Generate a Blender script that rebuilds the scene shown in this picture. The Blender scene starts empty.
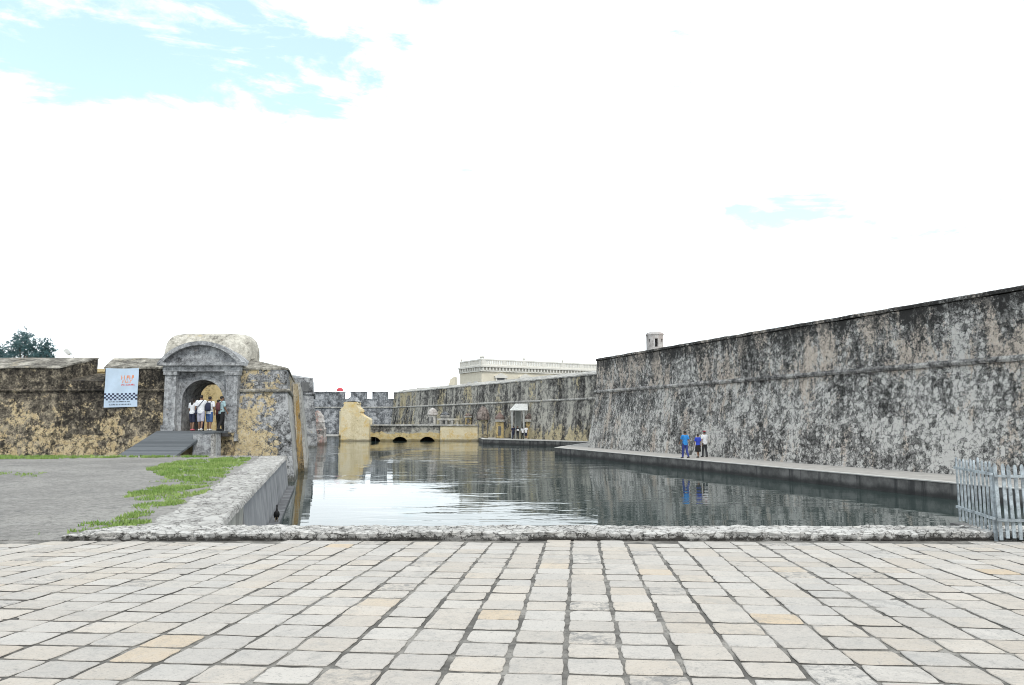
import bpy, bmesh, math, random
from mathutils import Vector, noise
import numpy as np

random.seed(11)
rng = np.random.default_rng(11)
SC = bpy.context.scene
COL = SC.collection
R = math.radians
WATER = -1.38

# ------------------------------------------------------------------ shader helpers
class NT:
    def __init__(s, tree):
        s.t = tree; s.n = tree.nodes; s.l = tree.links
    def new(s, kind, **kw):
        n = s.n.new(kind)
        for k, v in kw.items(): setattr(n, k, v)
        return n
    def put(s, sock, v):
        if v is None: return
        if isinstance(v, bpy.types.NodeSocket): s.l.new(v, sock)
        elif isinstance(v, (tuple, list)) and sock.type == 'RGBA' and len(v) == 3: sock.default_value = (*v, 1)
        else: sock.default_value = v
    def math(s, op, a, b=None, clamp=False):
        n = s.new('ShaderNodeMath', operation=op, use_clamp=clamp)
        s.put(n.inputs[0], a); s.put(n.inputs[1], b)
        return n.outputs[0]
    def vmul(s, v, xyz):
        n = s.new('ShaderNodeVectorMath', operation='MULTIPLY'); s.put(n.inputs[0], v); n.inputs[1].default_value = xyz
        return n.outputs[0]
    def vadd(s, v, w):
        n = s.new('ShaderNodeVectorMath', operation='ADD'); s.put(n.inputs[0], v); s.put(n.inputs[1], w)
        return n.outputs[0]
    def noise(s, v, scale, detail=6, rough=0.6, dist=0.0, color=False):
        n = s.new('ShaderNodeTexNoise'); s.put(n.inputs['Vector'], v)
        n.inputs['Scale'].default_value = scale; n.inputs['Detail'].default_value = detail
        n.inputs['Roughness'].default_value = rough; n.inputs['Distortion'].default_value = dist
        return n.outputs['Color' if color else 'Fac']
    def voro(s, v, scale, feature='F1', rand=1.0):
        n = s.new('ShaderNodeTexVoronoi', feature=feature); s.put(n.inputs['Vector'], v)
        n.inputs['Scale'].default_value = scale; n.inputs['Randomness'].default_value = rand
        return n
    def ramp(s, v, a, b, lo=0.0, hi=1.0):
        n = s.new('ShaderNodeMapRange', interpolation_type='SMOOTHSTEP'); s.put(n.inputs[0], v)
        n.inputs[1].default_value = a; n.inputs[2].default_value = b; n.inputs[3].default_value = lo; n.inputs[4].default_value = hi
        return n.outputs[0]
    def mix(s, f, a, b):
        n = s.new('ShaderNodeMix', data_type='RGBA'); s.put(n.inputs[0], f); s.put(n.inputs[6], a); s.put(n.inputs[7], b)
        return n.outputs[2]
    def pos(s):
        return s.new('ShaderNodeNewGeometry').outputs['Position']
    def xyz(s, v):
        n = s.new('ShaderNodeSeparateXYZ'); s.put(n.inputs[0], v); return n.outputs
    def bump(s, h, strength=0.5, dist=0.05, normal=None):
        n = s.new('ShaderNodeBump'); s.put(n.inputs['Height'], h)
        n.inputs['Strength'].default_value = strength; n.inputs['Distance'].default_value = dist
        if normal is not None: s.put(n.inputs['Normal'], normal)
        return n.outputs[0]

def material(name):
    m = bpy.data.materials.new(name); m.use_nodes = True
    t = NT(m.node_tree); b = m.node_tree.nodes['Principled BSDF']
    return m, t, b

def plain(name, col, rough=0.7, var=0.12, scale=6.0, bump=0.0, metal=0.0):
    m, t, b = material(name)
    p = t.new('ShaderNodeTexCoord').outputs['Object']
    n = t.noise(p, scale, 6, 0.65)
    lo = tuple(c * (1 - var) for c in col); hi = tuple(min(1, c * (1 + var)) for c in col)
    t.put(b.inputs['Base Color'], t.mix(t.ramp(n, .3, .7), lo, hi))
    b.inputs['Roughness'].default_value = rough; b.inputs['Metallic'].default_value = metal
    if bump: t.put(b.inputs['Normal'], t.bump(n, bump, 0.02))
    return m

def masonry(name, mid, pale, dark, patch, rubble=2.6, pale_amt=.5, patch_at=.56, soot_at=.56, streak=.5,
            zpatch=None, zsoot=None, patch2=None, joints=.3, seed=0.0, xgrey=None, fs=2.6, gain=1.0, stones_amt=.3, pz=1.0, pf=.26, ztop=None, bigk=.9, pbreak=(.38, .46)):
    """old lime-washed rubble masonry: mottled pitted surface, ochre or beige plaster remains, black rain streaks"""
    m, t, b = material(name)
    P = t.vadd(t.pos(), (seed, seed * .7, 0))
    x, _, z = t.xyz(t.pos())
    warp = t.noise(P, rubble * 1.6, 4, .65, color=True)
    nv = t.new('ShaderNodeVectorMath', operation='SCALE'); t.put(nv.inputs[0], warp); nv.inputs['Scale'].default_value = 1.3 / rubble
    W = t.vadd(P, nv.outputs[0])
    stones = t.voro(W, rubble)
    edge = t.voro(W, rubble, 'DISTANCE_TO_EDGE').outputs['Distance']
    rnd = t.xyz(stones.outputs['Color'])[0]
    fine = t.noise(P, fs, 12, .80, .15)
    pit = t.noise(P, fs * 3.4, 8, .75)
    med = t.noise(P, fs * .26, 9, .68, .3)
    big = t.noise(P, fs * .055, 5, .6)
    st = t.noise(t.vmul(P, (1.1, 1.1, .085)), fs * .42, 9, .70)
    C = lambda v, k: t.math('MULTIPLY', t.math('SUBTRACT', v, .5), k)
    tone = t.math('ADD', C(fine, 2.6 * gain), C(med, 1.5 * (1 - streak * .5) * gain))
    tone = t.math('ADD', tone, C(st, 2.9 * streak * gain))
    tone = t.math('ADD', tone, C(big, bigk * gain))
    tone = t.math('ADD', tone, C(pit, 1.0 * gain))
    tone = t.math('ADD', tone, C(rnd, stones_amt))
    tone = t.math('ADD', tone, .5 + (pale_amt - .45) * .9 + (soot_at - .56) * 2.2)
    if zsoot: tone = t.math('SUBTRACT', tone, t.ramp(z, zsoot[0], zsoot[1], zsoot[2] * 3.2, zsoot[3] * 3.2))
    tone = t.math('SUBTRACT', tone, t.math('MULTIPLY', t.ramp(edge, .09, .0), joints))
    if ztop: tone = t.math('SUBTRACT', tone, t.ramp(t.math('ADD', z, C(med, 2.2)), ztop[0], ztop[1], 0, ztop[2]))
    lo = tuple(d * .45 + v * .55 * .8 for d, v in zip(dark, mid))
    c = t.mix(t.ramp(tone, .05, .36), dark, lo)
    c = t.mix(t.ramp(tone, .34, .56), c, mid)
    c = t.mix(t.ramp(tone, .58, .92), c, pale)
    # plaster remains
    pmed = t.noise(t.vadd(t.vmul(P, (1, 1, pz)), (31.7, 12.3, 5.1)), fs * pf, 9, .66, .3)
    pv = t.math('ADD', t.math('MULTIPLY', pmed, .62), t.math('MULTIPLY', fine, .38))
    if zpatch: pv = t.math('ADD', pv, t.ramp(z, zpatch[0], zpatch[1], zpatch[2], zpatch[3]))
    if xgrey: pv = t.math('ADD', pv, t.ramp(t.math('ADD', x, C(med, 4.0)), xgrey[0], xgrey[1], 0, -.4))
    pm = t.ramp(pv, patch_at - .012, patch_at + .022)
    pm = t.math('MULTIPLY', pm, t.ramp(pit, *pbreak))
    pcol = t.mix(t.ramp(t.noise(P, fs * .9, 8, .72), .38, .62), patch2 or tuple(v * .78 for v in patch), patch)
    pcol = t.mix(t.math('MULTIPLY', t.ramp(tone, .58, .22), .85), pcol, lo)
    c = t.mix(t.math('MULTIPLY', pm, .93), c, pcol)
    tide = t.ramp(t.math('ADD', z, C(med, .5)), -1.22, -1.02, .65, 0)          # algae and damp just above the water
    c = t.mix(tide, c, (.055, .052, .036))
    t.put(b.inputs['Base Color'], c)
    b.inputs['Roughness'].default_value = .93; b.inputs['Specular IOR Level'].default_value = .2
    h = t.math('ADD', t.math('MULTIPLY', fine, .8), t.math('ADD', t.math('MULTIPLY', pit, .4), t.math('MULTIPLY', t.ramp(edge, 0, .12), .25 * min(1, joints * 3))))
    t.put(b.inputs['Normal'], t.bump(h, .9, .22 / fs))
    return m

M = {}
DARK = (.030, .029, .029)
M['bastion'] = masonry('bastion_stone', (.225, .22, .212), (.56, .545, .52), (.036, .035, .034), (.58, .495, .42), 4.2, .52, .512, .575, .48, zsoot=(3.6, 5.8, -.03, .012), zpatch=(3.2, 4.6, -.045, .0), seed=3, joints=.42, fs=6.2, gain=1.0, pz=.40, pf=.12, ztop=(5.9, 6.9, .42), bigk=1.9, stones_amt=.5, pbreak=(.40, .475))
M['fort'] = masonry('fort_stone', (.13, .113, .09), (.35, .30, .22), (.022, .020, .018), (.60, .495, .32), 3.4, .45, .515, .56, .32, zpatch=(-.3, 3.8, .05, -.075), zsoot=(1.2, 3.0, -.02, .02), patch2=(.47, .36, .20), seed=7, joints=.15, fs=5.6, gain=1.15)
M['fort_corner'] = masonry('fort_corner_stone', (.215, .217, .222), (.44, .443, .45), (.028, .027, .026), (.60, .495, .31), 3.2, .50, .468, .59, .25, zpatch=(-.6, 3.2, .045, -.02), patch2=(.48, .37, .20), xgrey=(-12.3, -11.6), seed=9, joints=.25, fs=5, gain=1.1)
M['curtain'] = masonry('curtain_stone', (.20, .193, .18), (.46, .44, .39), (.032, .030, .029), (.56, .48, .30), 2.0, .475, .535, .585, .75, zpatch=(-.6, 2.0, .10, -.005), patch2=(.40, .34, .22), seed=21, joints=.1, fs=1.9, gain=1.1, pz=.4, pf=.12, bigk=1.6)
M['far'] = masonry('far_stone', (.18, .19, .205), (.42, .43, .45), (.05, .052, .056), (.44, .45, .46), 1.6, .49, .60, .60, .6, seed=33, joints=.1, fs=1.6)
M['portal'] = masonry('portal_stone', (.27, .275, .285), (.47, .48, .49), (.05, .05, .052), (.38, .33, .31), 2.0, .48, .60, .62, .35, joints=.0, seed=14, gain=.95, stones_amt=.1, fs=5)
M['dome'] = masonry('vault_plaster', (.44, .415, .36), (.66, .63, .56), (.07, .065, .06), (.55, .47, .32), 2.0, .55, .56, .62, .30, joints=.0, seed=40, fs=2.4, stones_amt=0)
M['merlon_top'] = masonry('parapet_plaster', (.25, .235, .205), (.52, .49, .43), (.045, .04, .036), (.45, .39, .28), 2.4, .48, .57, .58, .3, joints=.0, seed=44, stones_amt=.1)
M['ochre'] = masonry('ochre_plaster', (.66, .56, .36), (.76, .67, .48), (.10, .085, .06), (.74, .62, .39), 1.6, .47, .52, .72, .55, joints=.0, seed=52, patch2=(.66, .47, .18), gain=.75, stones_amt=0, fs=1.6)
M['bridge'] = masonry('bridge_stone', (.24, .23, .21), (.48, .46, .40), (.05, .047, .044), (.66, .54, .30), 2.0, .45, .50, .60, .4, zpatch=(-.9, .25, .25, -.12), zsoot=(-.3, .3, -.12, .02), seed=57, patch2=(.55, .40, .16), joints=.1, fs=1.8, gain=1.1)
M['orange'] = masonry('orange_stained_plaster', (.48, .41, .29), (.60, .56, .48), (.07, .05, .03), (.46, .30, .11), 2.0, .47, .505, .60, .8, joints=.0, seed=61, patch2=(.36, .22, .07), stones_amt=0, fs=3, pz=.2, pf=.4)
M['flank'] = masonry('flank_plaster', (.33, .325, .31), (.54, .53, .50), (.06, .058, .055), (.50, .45, .34), 2.4, .50, .57, .62, .55, joints=.0, seed=66, gain=.8, stones_amt=.1)
M['coping'] = masonry('rough_coping_stone', (.38, .37, .355), (.54, .53, .51), (.10, .095, .088), (.51, .495, .465), 4.5, .53, .55, .64, .1, joints=.4, seed=71, fs=6, gain=.65)
M['kerb'] = masonry('kerb_rubble', (.41, .40, .385), (.60, .59, .57), (.055, .052, .048), (.56, .54, .51), 7.0, .55, .55, .65, .1, joints=.5, zsoot=(.01, .07, .22, .0), seed=75, fs=8, gain=.75)
M['pinkish'] = masonry('pink_plaster', (.40, .37, .35), (.60, .58, .56), (.06, .06, .06), (.46, .29, .26), 2.5, .5, .54, .62, .4, joints=.0, seed=81, stones_amt=.1)
M['terracotta'] = masonry('terracotta_plaster', (.20, .165, .15), (.38, .33, .30), (.045, .04, .037), (.23, .16, .14), 3, .4, .54, .59, .4, joints=.0, seed=83, stones_amt=.1)
M['sentry'] = masonry('sentry_plaster', (.36, .34, .33), (.52, .50, .49), (.07, .07, .07), (.46, .40, .38), 2.5, .5, .55, .62, .4, joints=.0, seed=87, gain=.8, stones_amt=.1)
M['ochre_old'] = masonry('old_ochre_plaster', (.42, .34, .20), (.58, .50, .34), (.05, .045, .038), (.56, .43, .20), 1.8, .42, .50, .57, .5, joints=.0, seed=121, fs=2.2, gain=1.2)
M['string'] = masonry('string_stone', (.24, .235, .23), (.50, .49, .47), (.04, .039, .038), (.45, .40, .34), 3, .48, .60, .58, .3, joints=.0, seed=101, fs=3, gain=1.1)
M['bastion_pale'] = masonry('pale_bastion_stone', (.25, .255, .265), (.46, .465, .47), (.04, .04, .042), (.48, .44, .36), 2.0, .50, .60, .59, .5, joints=.1, seed=111, fs=1.8)
M['palace'] = plain('cream_render', (.66, .61, .50), .85, .08, .6)  # cream, raised paler so that distance haze sits in the colour
M['palace_trim'] = plain('pale_trim', (.66, .64, .59), .8, .08, 1.2)
M['pane'] = plain('dark_opening', (.10, .10, .10), .3, .3, 2)
M['fence'] = plain('pale_blue_grey_paint', (.32, .36, .385), .6, .5, 9.0, .4)
M['sheet'] = plain('weathered_sheet', (.55, .56, .55), .6, .2, 3)
M['post'] = plain('grey_post_paint', (.42, .43, .42), .6, .2, 4)
M['panel_grey'] = plain('shelter_panel_paint', (.36, .38, .37), .7, .2, 4)
M['white_wall'] = plain('whitewash', (.70, .68, .62), .85, .1, 1.5)
M['yellow_wall'] = masonry('yellow_court_plaster', (.55, .43, .22), (.65, .55, .35), (.06, .05, .04), (.62, .50, .28), 1.0, .5, .5, .60, .7, joints=0, seed=92, stones_amt=0, gain=.8)

# timber ramp
m, t, b = material('grey_timber_deck')
P = t.pos(); y = t.xyz(P)[1]
board = t.math('FRACT', t.math('MULTIPLY', y, 1 / .165))
idx = t.math('FLOOR', t.math('MULTIPLY', y, 1 / .165))
wn = t.new('ShaderNodeTexWhiteNoise', noise_dimensions='1D'); t.put(wn.inputs['W'], idx)
gr = t.noise(t.vmul(P, (1.0, 14, 14)), 2.0, 6, .65)
c = t.mix(wn.outputs['Value'], (.085, .095, .105), (.15, .165, .18))
c = t.mix(t.math('MULTIPLY', t.ramp(gr, .4, .75), .5), c, (.055, .06, .065))
c = t.mix(t.math('MULTIPLY', t.ramp(board, .07, .0), .85), c, (.02, .02, .022))
t.put(b.inputs['Base Color'], c); b.inputs['Roughness'].default_value = .75
M['deck'] = m
M['arch_shade'] = plain('arch_shade_paint', (.10, .085, .06), .9, .4, 2)  # dark tone standing in for the shade inside the bridge arches
M['dark_timber'] = plain('dark_timber', (.045, .042, .04), .8, .3, 5)

# asphalt
m, t, b = material('worn_asphalt')
P = t.pos()
big = t.noise(P, .25, 6, .65, .4); med = t.noise(P, 1.6, 8, .7); grit = t.noise(P, 45, 4, .7)
c = t.mix(t.ramp(big, .38, .62), (.24, .23, .217), (.35, .336, .315))
c = t.mix(t.math('MULTIPLY', t.ramp(med, .52, .66), .6), c, (.37, .36, .345))
c = t.mix(t.math('MULTIPLY', t.ramp(t.noise(P, .7, 7, .7), .57, .68), .55), c, (.115, .113, .11))
wear = t.voro(P, 5.0, 'DISTANCE_TO_EDGE').outputs['Distance']
g2_ = t.noise(P, 3.6, 12, .85)
c = t.mix(t.math('MULTIPLY', t.ramp(g2_, .50, .60), .75), c, (.13, .128, .125))
c = t.mix(t.math('MULTIPLY', t.ramp(g2_, .46, .34), .6), c, (.42, .41, .395))
g3_ = t.noise(P, 11, 4, .75)
c = t.mix(t.math('MULTIPLY', t.ramp(g3_, .53, .62), .7), c, (.15, .145, .14))
c = t.mix(t.math('MULTIPLY', t.ramp(g3_, .47, .38), .55), c, (.44, .425, .405))
c = t.mix(t.math('MULTIPLY', t.ramp(grit, .5, .7), .45), c, (.10, .10, .10))
c = t.mix(t.math('MULTIPLY', t.ramp(grit, .45, .32), .4), c, (.45, .44, .42))
t.put(b.inputs['Base Color'], c); b.inputs['Roughness'].default_value = .92
t.put(b.inputs['Normal'], t.bump(t.math('ADD', grit, t.math('ADD', t.math('MULTIPLY', g3_, 1.5), t.math('MULTIPLY', med, .6))), .9, .03))
M['asphalt'] = m

# slabs (colour attribute "slab": r = random, g = tan tint, b = weather)
m, t, b = material('limestone_slab')
at = t.new('ShaderNodeVertexColor', layer_name='slab'); ch = t.xyz(at.outputs['Color'])
P = t.pos()
big = t.noise(P, .5, 5, .6); med = t.noise(P, 5, 8, .68, .2); grit = t.noise(P, 60, 5, .7); vein = t.noise(P, 9, 9, .78, 1.0)
c = t.mix(ch[0], (.465, .436, .405), (.545, .515, .48))
c = t.mix(t.math('MULTIPLY', ch[1], t.ramp(med, .2, .7, .45, 1.0)), c, (.57, .44, .29))
c = t.mix(t.math('MULTIPLY', t.ramp(med, .50, .68), .55), c, (.37, .36, .345))
c = t.mix(t.math('MULTIPLY', t.ramp(big, .45, .68), .35), c, (.40, .395, .385))
c = t.mix(t.math('MULTIPLY', ch[2], t.ramp(vein, .44, .60)), c, (.22, .215, .21))
c = t.mix(t.math('MULTIPLY', t.ramp(vein, .58, .66), .6), c, (.24, .235, .225))
c = t.mix(t.math('MULTIPLY', t.ramp(grit, .55, .66), .6), c, (.24, .235, .225))
c = t.mix(t.math('MULTIPLY', t.ramp(grit, .43, .30), .35), c, (.70, .68, .65))
t.put(b.inputs['Base Color'], c); b.inputs['Roughness'].default_value = .82; b.inputs['Specular IOR Level'].default_value = .3
t.put(b.inputs['Normal'], t.bump(t.math('ADD', t.math('MULTIPLY', med, 1.2), t.math('ADD', t.math('MULTIPLY', grit, .3), t.math('MULTIPLY', vein, .6))), .55, .018))
M['slab'] = m
m, t, b = material('joint_soil')
P = t.pos()
c = t.mix(t.ramp(t.noise(P, 2.5, 8, .7), .42, .62), (.11, .104, .095), (.30, .285, .262))
c = t.mix(t.math('MULTIPLY', t.ramp(t.noise(P, 40, 5, .7), .5, .65), .6), c, (.045, .042, .038))
t.put(b.inputs['Base Color'], c); b.inputs['Roughness'].default_value = .95
t.put(b.inputs['Normal'], t.bump(t.noise(P, 40, 5, .7), .6, .015))
M['joint'] = m

# concrete of quay and promenade
def concrete(name, a, bcol, stain, streak_amt, z0, z1, seed=0., boards=0.):
    m, t, b = material(name)
    P = t.vadd(t.pos(), (seed, 0, 0)); z = t.xyz(t.pos())[2]
    med = t.noise(P, 1.4, 8, .66); fine = t.noise(P, 18, 6, .7)
    st = t.noise(t.vmul(P, (1.6, 1.6, .05)), 1.3, 6, .62)
    c = t.mix(t.ramp(med, .35, .65), a, bcol)
    c = t.mix(t.math('MULTIPLY', t.ramp(st, .53, .64), streak_amt), c, stain)
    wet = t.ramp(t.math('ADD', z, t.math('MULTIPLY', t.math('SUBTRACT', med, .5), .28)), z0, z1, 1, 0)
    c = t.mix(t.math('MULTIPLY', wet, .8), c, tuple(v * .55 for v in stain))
    c = t.mix(t.math('MULTIPLY', t.ramp(fine, .55, .7), .35), c, stain)
    if boards:
        br = t.new('ShaderNodeTexBrick'); t.put(br.inputs['Vector'], t.vmul(P, (1, 1, 1)))
    t.put(b.inputs['Base Color'], c); b.inputs['Roughness'].default_value = .85
    t.put(b.inputs['Normal'], t.bump(t.math('ADD', med, t.math('MULTIPLY', fine, .4)), .4, .03))
    return m
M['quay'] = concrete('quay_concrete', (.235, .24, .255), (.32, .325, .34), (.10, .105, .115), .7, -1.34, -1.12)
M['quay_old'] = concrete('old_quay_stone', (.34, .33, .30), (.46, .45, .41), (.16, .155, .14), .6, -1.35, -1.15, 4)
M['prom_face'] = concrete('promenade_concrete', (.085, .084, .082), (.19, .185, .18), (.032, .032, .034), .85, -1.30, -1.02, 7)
M['prom_top'] = concrete('promenade_paving', (.36, .345, .325), (.46, .44, .415), (.20, .19, .18), .3, -9, -8.5, 2)
M['prom_lip'] = concrete('promenade_lip', (.50, .49, .47), (.60, .59, .57), (.26, .25, .24), .35, -9, -8.5, 5)

# water
m, t, b = material('moat_water')
P = t.pos()
w1 = t.noise(t.vmul(P, (.55, 1.0, 1)), 1.25, 3, .5, .3)
w0 = t.noise(t.vmul(P, (.30, 1.0, 1)), .42, 3, .5, .5)
w2 = t.noise(t.vmul(P, (.6, 1.0, 1)), 4.2, 2, .5, .4)
calm = t.ramp(t.noise(t.vmul(P, (.7, .35, 1)), .085, 2, .5, .6), .40, .60, .12, 1.0)
hh = t.math('MULTIPLY', t.math('ADD', t.math('ADD', w1, t.math('MULTIPLY', w0, 3.2)), t.math('MULTIPLY', w2, .2)), calm)
b.inputs['Base Color'].default_value = (.034, .053, .050, 1); b.inputs['Roughness'].default_value = .015
b.inputs['IOR'].default_value = 1.333
t.put(b.inputs['Normal'], t.bump(hh, 1.0, .022))
M['water'] = m

# vegetation
def leafy(name, a, bcol, trans=.25):
    m, t, b = material(name)
    at = t.new('ShaderNodeVertexColor', layer_name='tone'); v = t.xyz(at.outputs['Color'])[0]
    t.put(b.inputs['Base Color'], t.mix(v, a, bcol)); b.inputs['Roughness'].default_value = .7
    b.inputs['Specular IOR Level'].default_value = .2
    return m
M['grass'] = leafy('grass_blades', (.14, .25, .05), (.34, .43, .15))
M['needles'] = leafy('casuarina_needles', (.045, .10, .11), (.13, .22, .23))
M['bark'] = plain('bark', (.10, .085, .07), .9, .3, 8, .5)
M['bed'] = plain('moat_bed', (.05, .05, .04), .9, .2, 1)
M['court'] = plain('court_paving', (.40, .37, .31), .9, .2, .8)

# people and small things
for nm, c, r in [('skin', (.22, .12, .075), .55), ('hair', (.012, .010, .009), .5), ('white_cloth', (.72, .73, .76), .8), ('bright_blue_cloth', (.03, .24, .62), .8),
                 ('royal_blue_cloth', (.025, .06, .45), .8), ('jean', (.06, .12, .27), .85), ('blue_jean_dark', (.04, .055, .22), .85), ('black_cloth', (.014, .013, .014), .85), ('navy_cloth', (.018, .022, .05), .85),
                 ('charcoal_cloth', (.035, .037, .042), .85), ('lilac_grey_cloth', (.42, .42, .50), .85), ('pale_teal_cloth', (.34, .47, .50), .85), ('maroon_cloth', (.10, .03, .035), .8),
                 ('pink_shoe', (.60, .12, .16), .6), ('white_shoe', (.70, .70, .70), .6), ('dark_shoe', (.03, .028, .028), .6), ('feather', (.012, .011, .012), .6), ('beak', (.12, .09, .05), .5),
                 ('red_cloth', (.55, .06, .08), .75), ('blue_flag_cloth', (.03, .10, .36), .8), ('steel', (.35, .36, .37), .5), ('eye_white', (.75, .75, .72), .3), ('eye_dark', (.02, .015, .012), .3), ('dark_red_cloth', (.28, .035, .05), .8)]:
    M[nm] = plain(nm, c, r, .15, 12)

# ------------------------------------------------------------------ mesh helpers
def nz(v, f, a, seed=0.):
    q = Vector((v[0] * f + seed, v[1] * f + seed * .3, v[2] * f))
    return noise.noise_vector(q) * a

class MB:
    def __init__(s): s.v = []; s.f = []; s.m = []; s.mi = 0
    def add(s, vs, fs):
        o = len(s.v); s.v += [tuple(p) for p in vs]
        for f in fs: s.f.append([i + o for i in f]); s.m.append(s.mi)
        return s
    def box(s, x0, y0, z0, x1, y1, z1):
        v = [(x, y, z) for z in (z0, z1) for y in (y0, y1) for x in (x0, x1)]
        return s.add(v, [(0, 2, 3, 1), (4, 5, 7, 6), (0, 1, 5, 4), (2, 6, 7, 3), (0, 4, 6, 2), (1, 3, 7, 5)])
    def prism(s, poly, vec):
        n = len(poly); vec = Vector(vec); a = [Vector(p) for p in poly]
        return s.add(a + [p + vec for p in a], [list(range(n))[::-1], list(range(n, 2 * n))] + [(i, (i + 1) % n, n + (i + 1) % n, n + i) for i in range(n)])
    def prism_xz(s, pts, y0, y1): return s.prism([(x, y0, z) for x, z in pts], (0, y1 - y0, 0))
    def prism_xy(s, pts, z0, z1): return s.prism([(x, y, z0) for x, y in pts], (0, 0, z1 - z0))
    def hexa(s, c, res=.5, amp=.03, freq=1.2, amp2=0.012, skip=()):
        """eight corners (bottom ring of 4, top ring of 4), each face subdivided and roughened"""
        c = [Vector(p) for p in c]
        for k, (a, b_, d, e) in enumerate([(0, 3, 2, 1), (4, 5, 6, 7), (0, 1, 5, 4), (1, 2, 6, 5), (2, 3, 7, 6), (3, 0, 4, 7)]):
            if k in skip: continue
            p0, p1, p2, p3 = c[a], c[b_], c[d], c[e]
            nu = max(1, int(math.ceil(max((p1 - p0).length, (p2 - p3).length) / res))); nv = max(1, int(math.ceil(max((p3 - p0).length, (p2 - p1).length) / res)))
            nu, nv = min(nu, 120), min(nv, 120)
            vs = []
            for j in range(nv + 1):
                for i in range(nu + 1):
                    u, w = i / nu, j / nv
                    p = p0.lerp(p1, u).lerp(p3.lerp(p2, u), w)
                    vs.append(p + nz(p, freq, amp) + nz(p, freq * 4, amp2))
            s.add(vs, [(j * (nu + 1) + i, j * (nu + 1) + i + 1, (j + 1) * (nu + 1) + i + 1, (j + 1) * (nu + 1) + i) for j in range(nv) for i in range(nu)])
        return s
    def rbox(s, x0, y0, z0, x1, y1, z1, res=.4, amp=.03, freq=1.2, amp2=.012):
        return s.hexa([(x0, y0, z0), (x1, y0, z0), (x1, y1, z0), (x0, y1, z0), (x0, y0, z1), (x1, y0, z1), (x1, y1, z1), (x0, y1, z1)], res, amp, freq, amp2)
    def sweep(s, path, prof, res=.6, amp=.03, freq=.9, amp2=.012, pres=.5):
        """profile of (offset to the right of the path, z), closed, mitred along an open path"""
        P = [Vector((p[0], p[1])) for p in path]
        nrm = []
        segn = [Vector(((P[i + 1] - P[i]).y, -(P[i + 1] - P[i]).x)).normalized() for i in range(len(P) - 1)]
        for i in range(len(P)):
            if i == 0: nrm.append(segn[0])
            elif i == len(P) - 1: nrm.append(segn[-1])
            else:
                h = (segn[i - 1] + segn[i]).normalized(); nrm.append(h / max(.3, h.dot(segn[i])))
        pr = []
        n = len(prof)
        for i in range(n):
            a, b_ = Vector(prof[i]), Vector(prof[(i + 1) % n]); k = max(1, int((b_ - a).length / pres))
            pr += [a.lerp(b_, j / k) for j in range(k)]
        cols = []
        for i in range(len(P) - 1):
            k = max(1, int((P[i + 1] - P[i]).length / res))
            for j in range(k + (1 if i == len(P) - 2 else 0)):
                tt = j / k
                cols.append([((P[i] + nrm[i] * q.x).lerp(P[i + 1] + nrm[i + 1] * q.x, tt), q.y) for q in pr])
        vs = []
        for col in cols:
            for (xy, z) in col:
                p = Vector((xy.x, xy.y, z)); vs.append(p + nz(p, freq, amp) + nz(p, freq * 4.3, amp2))
        m = len(pr)
        fs = [(i * m + j, (i + 1) * m + j, (i + 1) * m + (j + 1) % m, i * m + (j + 1) % m) for i in range(len(cols) - 1) for j in range(m)]
        fs += [list(range(m)), [(len(cols) - 1) * m + j for j in range(m)][::-1]]
        return s.add(vs, fs)
    def tube(s, pts, rad, n=8, cap=True):
        pts = [Vector(p) for p in pts]
        if not isinstance(rad, (list, tuple)): rad = [rad] * len(pts)
        vs = []; fs = []
        ref = None
        for i, p in enumerate(pts):
            d = (pts[min(i + 1, len(pts) - 1)] - pts[max(i - 1, 0)]).normalized()
            if ref is None: ref = Vector((1, 0, 0)) if abs(d.x) < .8 else Vector((0, 1, 0))
            u = (ref - d * ref.dot(d)).normalized(); w = d.cross(u); ref = u
            vs += [p + (u * math.cos(2 * math.pi * k / n) + w * math.sin(2 * math.pi * k / n)) * rad[i] for k in range(n)]
        for i in range(len(pts) - 1):
            fs += [(i * n + k, i * n + (k + 1) % n, (i + 1) * n + (k + 1) % n, (i + 1) * n + k) for k in range(n)]
        if cap: fs += [list(range(n))[::-1], [(len(pts) - 1) * n + k for k in range(n)]]
        return s.add(vs, fs)
    def loft(s, rings, n=16):
        """rings of (cx, cy, cz, rx, ry)"""
        vs = []; fs = []
        for (cx, cy, cz, rx, ry) in rings:
            vs += [(cx + rx * math.cos(2 * math.pi * k / n), cy + ry * math.sin(2 * math.pi * k / n), cz) for k in range(n)]
        for i in range(len(rings) - 1):
            fs += [(i * n + k, i * n + (k + 1) % n, (i + 1) * n + (k + 1) % n, (i + 1) * n + k) for k in range(n)]
        fs += [list(range(n))[::-1], [(len(rings) - 1) * n + k for k in range(n)]]
        return s.add(vs, fs)
    def jitter(s, amp, freq):
        s.v = [tuple(Vector(p) + nz(p, freq, amp) + nz(p, freq * 3, amp * .5)) for p in s.v]; return s
    def lathe(s, cx, cy, prof, n=20): return s.loft([(cx, cy, z, r, r) for r, z in prof], n)
    def ell(s, c, r, n=14, m=10):
        rings = [(c[0], c[1], c[2] - r[2] * math.cos(math.pi * (i + .06) / (m + .12)), r[0] * math.sin(math.pi * (i + .06) / (m + .12)), r[1] * math.sin(math.pi * (i + .06) / (m + .12))) for i in range(m + 1)]
        return s.loft(rings, n)
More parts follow.
